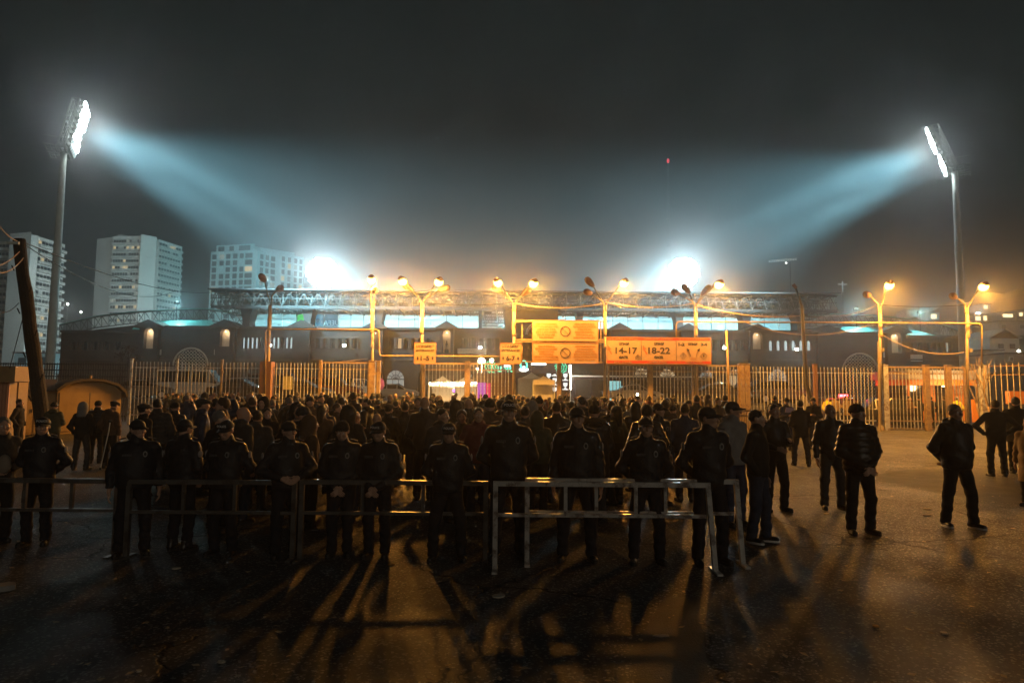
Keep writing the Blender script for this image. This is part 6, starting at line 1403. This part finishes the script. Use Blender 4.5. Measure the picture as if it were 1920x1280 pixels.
stand(1424, 768, 1016, rz=52, label='crop haired man in profile with white soled shoes right of the barriers', hair='buzz', jk='leather', jm=F['black_wool'], tm=F['denim'], arms=('down', 'pocket'), hy=20, white=1, stride=.06, seed=14, w=1.03)
stand(1456, 757, 958, rz=10, label='man with light rimmed short hair holding his hands at his chest', hair='buzz', jk='coat', hem=.80, jm=F['black_nylon'], tm=F['black_wool'], arms=('phone', 'belt'), seed=15, legs=.15)
stand(1503, 750, 873, rz=170, label='man seen from behind standing with feet apart beyond the barriers', hair='short', jk='coat', hem=.78, jm=F['black_wool'], tm=F['charcoal_cloth'], arms='front', stride=.1, legs=.16, seed=16)
stand(1562, 757, 954, rz=-4, label='bald man in a dark jacket with purple lit face', hair='none', jk='leather', hem=.84, jm=F['black_nylon'], tm=F['charcoal_cloth'], arms=('down', 'down'), hy=12, seed=17, legs=.14)
stand(1615, 756, 1000, rz=4, label='man in a wool hat and quilted jacket with hands clasped in front', hat='beanie', capm=F['black_wool'], jk='puffer', hem=.84, jm=F['black_leather'], tm=F['black_wool'], arms='front', hy=20, seed=18, legs=.14, w=1.04)
stand(1800, 757, 988, rz=8, label='heavy man in a hooded jacket and white trainers at right', hair='buzz', hairm=m_hairg, jk='parka', hem=.84, jm=F['black_nylon'], tm=F['black_wool'], arms='behind', white=1, stride=.09, legs=.15, seed=19, w=1.10, belly=1.08)
stand(1872, 750, 893, rz=168, label='broad man seen from behind near the right edge', hair='short', jk='leather', jm=F['black_wool'], tm=F['black_wool'], arms='hips', seed=20, w=1.15, legs=.14)
stand(1911, 736, 888, rz=150, label='tall dark figure cut by the right picture edge', hair='short', jk='coat', hem=.75, jm=F['black_wool'], tm=F['black_wool'], arms='front', seed=21, w=1.1)
stand(1934, 836, Y=G(1920, 930).y-1.2, rz=-60, label='light coated person mostly outside the right picture edge', hair='short', jk='coat', hem=.5, jm=F['tan_coat_cloth'], arms='down', seed=61)
# at the left, by the shed
lg_ = 'men standing by the tan shed'
stand(96, 757, 862, rz=195, label='man in a fur hat just right of the leaning pole', group=lg_, hat='fur', jk='parka', hem=.8, jm=F['olive_jacket_cloth'], tm=F['black_wool'], arms='phone', seed=22)
stand(150, 752, 881, rz=185, label='man in a pale grey hood seen from behind by the shed', group=lg_, hat='hoodup', hoodm=F['grey_hoodie_cloth'], jk='coat', hem=.82, jm=F['black_wool'], tm=F['charcoal_cloth'], arms='pocket', seed=23, legs=.16)
stand(178, 750, 868, rz=200, label='man in a black bobble hat behind the grey hooded man', group=lg_, hat='beanie', jk='puffer', jm=F['black_nylon'], tm=F['charcoal_cloth'], arms='pocket', seed=24)
stand(203, 752, 878, rz=170, label='bent man in a hooded jacket leaning on a crutch', group=lg_, hat='flat', jk='hood', jm=F['brown_jacket_cloth'], tm=F['black_wool'], arms=('pocket', 'down'), ht=18, lean=.25, seed=25)
stand(288, 748, 915, rz=188, label='big man in a quilted jacket with a pale collar seen from behind', group=lg_, hair='short', jk='puffer', jm=F['charcoal_cloth'], tm=F['black_wool'], arms='pocket', w=1.15, seed=26)
stand(262, 757, 930, rz=150, label='man in a cap turning right before the quilted jacket', group=lg_, hat='flat', jk='leather', jm=F['black_wool'], tm=F['black_wool'], arms='pocket', seed=27)
stand(322, 752, 905, rz=172, label='hooded person in a shiny quilted vest right of the big man', group=lg_, hat='beanie', jk='puffer', jm=F['black_nylon'], tm=F['denim'], arms='pocket', seed=28)
stand(31, 748, 850, rz=100, label='man in profile between the kiosk and the leaning pole', group=lg_, hair='short', jk='leather', jm=F['black_wool'], tm=F['black_wool'], arms='pocket', seed=29)
stand(-2, 829, Y=8.4, rz=45, label='person with a pale bag cut by the left picture edge', hair='short', hairm=m_hairg, jk='hood', jm=F['charcoal_cloth'], tm=F['black_wool'], arms='belt', seed=30, lean=.3)
c = W(203, 800, G(203, 878).y); o = thing('crutch', 'pale metal crutch held by the bent man', 'crutch', G(188, 880)); f_ = G(188, 880); t_ = W(204, 808, f_.y-.1)
MB().tube([f_+Vector((0, 0, .03)), t_], .013, 8).build('shaft', m_pole, o); MB().tube([t_, t_+Vector((.02, 0, .22))], .011, 8).build('upper_shaft', m_pole, o); MB().ell(t_+Vector((.02, 0, .24)), (.05, .04, .03), 10, 6).build('arm_cuff', m_cap, o); MB().tube([f_, f_+Vector((0, 0, .05))], .02, 8).build('rubber_tip', m_tyre, o)
c = W(8, 870, 8.1); MB().ell(c, (.08, .06, .12), 12, 8).thing('carrier_bag', M('pale_bag', (.20, .16, .12), r=.7, var=.1), 'pale carrier bag held by the person at the left edge', 'bag', smooth=True)
c = W(1473, 768, 22); MB().box(c+Vector((0, -.3, 0)), (.26, .01, .18), rot=Matrix.Rotation(.5, 3, 'X')).thing('paper_sheet', M('lilac_paper', (.50, .42, .62), r=.8, var=0), 'sheet of paper held by a capped person near the black pole', 'paper')
# ------------------------------------------------------------------ the nearer crowd, each with his own look
cg = 'people crowding before the gates'
MID = [(408, 770, 9.4, 150, 'grey haired man behind the dark officers, looking right', dict(hair='short', hairm=m_hairg, jk='leather', jm='black_wool', hy=-40)),
 (452, 762, 9.8, 140, 'bald man with light on his crown beside a lamp lit cheek', dict(hair='none', jk='hood', jm='charcoal_cloth', hy=-30)),
 (478, 769, 10.6, 182, 'dark haired man with a folded pale hood seen from behind', dict(hair='short', jk='hood', jm='charcoal_cloth', w=1.15)),
 (497, 764, 12.5, 20, 'man facing out in a dark open jacket left of the fur cap', dict(hair='short', jk='leather', jm='black_wool')),
 (544, 769, 12.8, 160, 'brown haired woman turned away left of the fur cap', dict(hair='long', hairm=m_hairbr, jk='coat', hem=.6, jm='charcoal_cloth')),
 (566, 761, 9.8, 60, 'man in a shaggy dark fur cap looking right', dict(hat='fur', jk='parka', furtrim=1, jm='black_nylon', hy=20)),
 (580, 776, 9.2, 120, 'person in a zipped hood right of the fur cap', dict(hat='hoodup', jk='hood', jm='brown_jacket_cloth')),
 (605, 757, 14, 175, 'short haired man in a puffed jacket lit on the shoulder', dict(hair='short', jk='puffer', jm='navy_nylon')),
 (629, 756, 14.4, 130, 'man in profile behind the short officer', dict(hair='short', hairm=m_hairbr, jk='leather', jm='brown_jacket_cloth', hy=-40)),
 (645, 780, 12, 178, 'round headed man from behind next to the red hair', dict(hair='buzz', jk='leather', jm='black_wool')),
 (664, 783, 11.6, 165, 'long red haired woman among the dark coats', dict(hair='long', hairm=m_hairred, jk='coat', hem=.6, jm='maroon_jacket_cloth')),
 (704, 778, 11.2, 190, 'bald headed man directly behind a police cap', dict(hair='none', jk='hood', jm='black_wool')),
 (726, 757, 13.5, 165, 'man in a dark flat cap beside the bright gap', dict(hat='flat', jk='coat', hem=.7, jm='black_wool')),
 (757, 754, 13.8, 180, 'broad man in a dark coat from behind at the bright gap', dict(hair='short', jk='coat', hem=.68, jm='black_wool', w=1.15)),
 (828, 765, 9.9, 25, 'man with cropped hair and spectacles looking right', dict(hair='buzz', jk='hood', jm='charcoal_cloth', hy=30)),
 (864, 769, 11, 8, 'young man with tousled blond hair facing the camera', dict(hair='thick', hairm=m_hairbr, jk='hood', jm='brown_jacket_cloth')),
 (896, 764, 10.4, 5, 'man in a maroon hooded jacket facing the camera', dict(hair='short', jk='hood', jm='maroon_jacket_cloth', w=1.08)),
 (877, 746, 13, 182, 'large bald head from behind over the maroon jacket', dict(hair='none', jk='leather', jm='black_wool', w=1.1)),
 (905, 750, 13, 140, 'man in a knitted cap left of the tallest officer', dict(hat='beanie', jk='puffer', jm='black_nylon')),
 (984, 761, 11.4, 176, 'dark haired man from behind at the tallest officers elbow', dict(hair='short', jk='leather', jm='charcoal_cloth')),
 (1007, 768, 10.6, 172, 'person with a fluffy fur trimmed hood', dict(hat='hoodup', furtrim=1, jk='parka', jm='olive_jacket_cloth')),
 (1010, 743, 14.5, 180, 'tall man in a black pointed beanie', dict(hat='beanie', jk='leather', jm='black_wool')),
 (1043, 753, 11.8, 185, 'big man from behind in a rounded leather jacket', dict(hair='short', jk='leather', jm='black_leather', w=1.18)),
 (1114, 757, 10.2, 178, 'man in a ribbed beanie and parka with a tan fur collar', dict(hat='beanie', jk='parka', furtrim=1, hem=.66, jm='black_nylon', w=1.1)),
 (1147, 752, 12.4, 186, 'slim man with short hair in a fitted dark jacket', dict(hair='short', jk='leather', jm='black_wool')),
 (1092, 757, 14, 175, 'person in a pale grey pointed hood', dict(hat='hoodup', hoodm='grey_hoodie_cloth', jk='hood', jm='grey_hoodie_cloth')),
 (1117, 749, 15, 170, 'man in a rounded knit cap over the fur collar', dict(hat='beanie', jk='puffer', jm='charcoal_cloth')),
 (1192, 752, 13.2, 195, 'person in a dark hood left of the short officer', dict(hat='hoodup', jk='puffer', jm='black_nylon')),
 (1213, 759, 10.8, 185, 'man with rim lit hair straight behind the short officer', dict(hair='thick', jk='puffer', jm='black_leather')),
 (1236, 755, 11.6, 30, 'second capped officer standing back in the crowd', dict(hat='cap', police=1, jk='uniform', jm='police_jacket_cloth', hy=20)),
 (1285, 757, 12.0, 180, 'stocky man in a cropped dark jacket beside the lit ground', dict(hair='short', jk='uniform', jm='navy_nylon', w=1.15)),
 (1249, 750, 14, 160, 'fuzzy haired person between two dark jackets', dict(hair='thick', hairm=m_hairbr, jk='hood', jm='brown_jacket_cloth')),
 (1308, 741, 19, 184, 'man in a dark jacket at the right end of the crowd', dict(hair='short', jk='leather', jm='black_wool')),
 (1331, 732, 23, 95, 'woman with a high hair bun in profile at the crowd edge', dict(hair='long', hairm=m_hairbr, jk='coat', hem=.6, jm='brown_jacket_cloth')),
 (1349, 745, 20, 20, 'small person facing out right of the hair bun', dict(hair='short', jk='leather', jm='brown_jacket_cloth')),
 (1362, 740, 21, 170, 'man from behind leaning near the guide rail', dict(hair='short', jk='puffer', jm='charcoal_cloth')),
 (1456, 740, 26, 178, 'man with dark hair from behind by the fence bay', dict(hair='short', jk='leather', jm='black_wool')),
 (1478, 745, 23, 5, 'capped person reading a sheet of paper', dict(hat='cap', jk='uniform', jm='navy_nylon', arms='phone', ht=15)),
 (1529, 746, 24, -30, 'young man looking down at his phone by the fence', dict(hair='thick', jk='hood', jm='black_wool', arms='phone', ht=25)),
 (340, 742, 26, 200, 'woman with pale hair at the left of the crowd', dict(hair='long', hairm=m_hairbr, jk='coat', hem=.6, jm='charcoal_cloth')),
 (378, 744, 24, 170, 'person in a dark scarf by the slim orange post', dict(hat='beanie', jk='coat', hem=.7, jm='black_wool')),
 (395, 748, 19, 30, 'ginger haired man half turned by the bars', dict(hair='short', hairm=m_hairred, jk='hood', jm='brown_jacket_cloth')),
 (440, 742, 22, 185, 'dark haired man from behind left of the gilet', dict(hair='short', jk='leather', jm='black_wool', w=1.1)),
 (476, 738, 24, 20, 'man facing out in a quilted ochre gilet', dict(hair='short', jk='puffer', jm='tan_coat_cloth')),
 (505, 748, 17, 170, 'man with a pale neck under the brown column', dict(hair='short', hairm=m_hairg, jk='leather', jm='charcoal_cloth'))]
for k, (px, top, Y, rz, lab, d) in enumerate(MID):
    d = dict(d); d['jm'] = F[d['jm']]
    if 'hoodm' in d: d['hoodm'] = F[d['hoodm']]
    d.setdefault('tm', F[('black_wool', 'denim', 'charcoal_cloth')[k % 3]]); d.setdefault('arms', ('pocket', 'down', 'front', 'phone')[k % 4]); d.setdefault('seed', 40+k); d['hi'] = Y < 11 and abs(rz) < 100
    stand(px, top, Y=Y, rz=rz, label=lab, group=cg, **d)
# ------------------------------------------------------------------ the packed crowd behind: one of each kind, then copies
KINDS_ = [('bare headed', dict(hair='short', jk='leather')), ('bare headed', dict(hair='thick', jk='puffer', arms='pocket')), ('crop haired', dict(hair='buzz', jk='hood', arms='pocket', w=1.08)), ('bald', dict(hair='none', jk='leather', arms='front', w=1.1)),
    ('long haired', dict(hair='long', jk='coat', hem=.6, arms='pocket', w=.92)), ('beanie wearing', dict(hat='beanie', jk='puffer', arms='pocket')), ('beanie wearing', dict(hat='beanie', jk='leather', arms='front')), ('hooded', dict(hat='hoodup', jk='hood', arms='pocket')),
    ('flat capped', dict(hat='flat', jk='coat', hem=.72, arms='down')), ('capped', dict(hat='cap', jk='hood', arms='phone')), ('fur hatted', dict(hat='fur', jk='parka', arms='pocket', w=1.08)), ('fur hooded', dict(hat='hoodup', furtrim=1, jk='parka', arms='pocket')), ('bare headed', dict(hair='short', jk='uniform', arms='ear')), ('bare headed', dict(hair='short', jk='puffer', arms='up'))]
PROTO = []
for k, (nm, d) in enumerate(KINDS_): PROTO.append(person_meshes(dict(d, hi=False, jm=F['black_wool'], tm=F['black_wool'], arms=d.get('arms', 'down'), seed=90+k)))
JC = [('black', 'black_wool', 7), ('black', 'black_nylon', 4), ('navy', 'navy_nylon', 3), ('charcoal', 'charcoal_cloth', 4), ('brown', 'brown_jacket_cloth', 3), ('olive', 'olive_jacket_cloth', 2), ('maroon', 'maroon_jacket_cloth', 1), ('grey', 'grey_hoodie_cloth', 1)]
HC = [m_hairb, m_hairb, m_hairb, m_hairbr, m_hairbr, m_hairg]
def zone(px):
    for lim, s in ((400, 'by the white van'), (490, 'left of the brown column'), (600, 'right of the brown column'), (700, 'by the first orange gate'), (790, 'at the open gateway'), (880, 'below the 1-5 sign'), (1000, 'below the 6-7 sign'), (1130, 'below the rules boards'), (1220, 'below the 14-17 panel'), (9999, 'below the 18-22 panel')):
        if px < lim: return s
def crowd(n, ylo, yhi, lo, hi, rgen, mind, rowname):
    done = tries = 0
    while done < n and tries < 20000:
        tries += 1; u = rgen.random()**1.25; Y = ylo+(yhi-ylo)*u; f = (Y-ylo)/(yhi-ylo); px = rgen.uniform(lo[0]+(lo[1]-lo[0])*f, hi[0]+(hi[1]-hi[0])*f)
        x = WX(px, Y, 760)
        if Y < 14.5 and (742 < px < 792 or px > 1240): continue
        if any((x-a)**2+(Y-b)**2 < mind*mind for a, b in TAKEN): continue
        k = rgen.randrange(len(KINDS_)); nm, d = KINDS_[k]
        if d.get('arms') == 'up' and rgen.random() < .6: continue
        cn, ck, _ = rgen.choices(JC, [j[2] for j in JC])[0]; t_ = rgen.random(); rz = 180+rgen.gauss(0, 16) if t_ < .78 else (rgen.choice((90, -90))+rgen.gauss(0, 20) if t_ < .92 else rgen.gauss(0, 20))
        face = 'seen from behind' if t_ < .78 else 'turned sideways' if t_ < .92 else 'facing out'
        h = rgen.gauss(1.775+.0015*(Y-13), .055) if nm != 'long haired' else rgen.gauss(1.68, .05); h = min(1.91, max(1.6, h)); TAKEN.append((x, Y))
        wq = rgen.uniform(.97, 1.07); bw = 'tall ' if h > 1.825 else 'short ' if h < 1.71 else 'stocky ' if wq > 1.035 else 'slim ' if wq < .995 else ''
        lab = f"{bw}{nm} person in {cn} {face}, {rowname(Y)} {zone(px)}"
        if len(lab.replace('-', ' ').split()) > 15: lab = lab[len(bw):]
        place(PROTO[k], 'person', lab, 'person', (x, Y, 0), rz, h/HTOP[d.get('hat')], cg, jm=F[ck], tm=F[rgen.choice(('black_wool', 'denim', 'charcoal_cloth'))], hm=rgen.choice(HC) if not d.get('hat') else None, wx=wq); done += 1
    return done
rn = lambda Y: 'front rows' if Y < 17 else 'middle rows' if Y < 26 else 'back rows'
n1 = crowd(190, 10.3, 35, (385, 300), (1265, 1330), random.Random(5), .62, rn)
n2 = crowd(16, 38.5, 43, (690, 680), (1240, 1300), random.Random(9), .6, lambda Y: 'inside the fence')
# a few people beyond the right and left fences
bg_ = 'people inside the fence'
for px, top, Y, rz, lab, d in [(1776, 728, 38.2, 200, 'tall man in black before the orange booth', dict(hair='short', jk='leather', jm='black_wool')), (1800, 733, 38.6, 170, 'steward in a yellow vest before the orange booth', dict(hair='short', hairm=m_hairg, jk='puffer', jm='yellow_vest_cloth')), (1711, 733, 39, 20, 'man holding up a phone behind the barred gate', dict(hair='short', jk='leather', jm='brown_jacket_cloth', arms='phone')), (1728, 737, 39.5, 180, 'dark coated person right of the phone holder', dict(hat='beanie', jk='coat', hem=.6, jm='black_wool')), (1752, 737, 40, 160, 'person in black against the booth window', dict(hair='short', jk='leather', jm='black_wool')),
   (1556, 744, 41, 10, 'steward in pale yellow left of the red beacon', dict(hair='short', jk='puffer', jm='yellow_vest_cloth')), (1570, 742, 42, 180, 'steward in ochre close to the red beacon', dict(hat='beanie', jk='puffer', jm='tan_coat_cloth')), (1592, 742, 43, 20, 'person in tan right of the red beacon', dict(hair='short', jk='coat', hem=.6, jm='tan_coat_cloth')), (1510, 738, 42, 170, 'fair person behind the black bent pole', dict(hat='hoodup', jk='hood', jm='grey_hoodie_cloth')), (1612, 748, 40, 185, 'person in charcoal beside the glossy black car', dict(hair='short', jk='puffer', jm='charcoal_cloth')),
   (320, 738, 44, 20, 'person in brown facing out before the white van', dict(hair='long', jk='coat', hem=.6, jm='brown_jacket_cloth')), (352, 737, 43, 180, 'capped person before the white van', dict(hat='cap', jk='hood', jm='black_wool')), (372, 738, 44, 30, 'bare headed man in charcoal before the white van', dict(hair='short', jk='leather', jm='charcoal_cloth')), (545, 739, 43, 170, 'person in maroon behind the bars right of the brown column', dict(hair='short', jk='puffer', jm='maroon_jacket_cloth')), (1908, 737, 38.5, 160, 'man with dark hair behind the corner fence', dict(hair='short', jk='leather', jm='black_wool')), (1452, 742, 42, 160, 'hooded person behind the bay left of the black pole', dict(hat='hoodup', jk='puffer', jm='navy_nylon'))]:
    d = dict(d); d['jm'] = F[d['jm']]; d.setdefault('tm', F['black_wool']); d.setdefault('arms', 'pocket'); d['hi'] = False
    stand(px, top, Y=Y, rz=rz, label=lab, group=bg_, **d)
# phones glowing in the crowd
for i, (px, py, Y, lab) in enumerate(((1195, 743, 17, 'lit phone torch held over the crowd below the 14-17 panel'), (851, 734, 30, 'purple glowing phone held up below the 1-5 sign'))):
    c = W(px, py, Y); o = MB().box(c, (.075, .012, .15)).thing('phone', m_cap, lab, 'phone', base=c); MB().ell(c+Vector((0, -.012, .05)), (.03 if i == 0 else .045, .006, .03 if i == 0 else .07), 10, 6).build('screen', emis('phone_light_%d' % i, ((1, .9, .6), (.5, .1, 1))[i], (30, 5)[i]), o)
print('CROWD', n1, n2, len(TAKEN), 'faces', sum(len(m.polygons) for m in bpy.data.meshes))
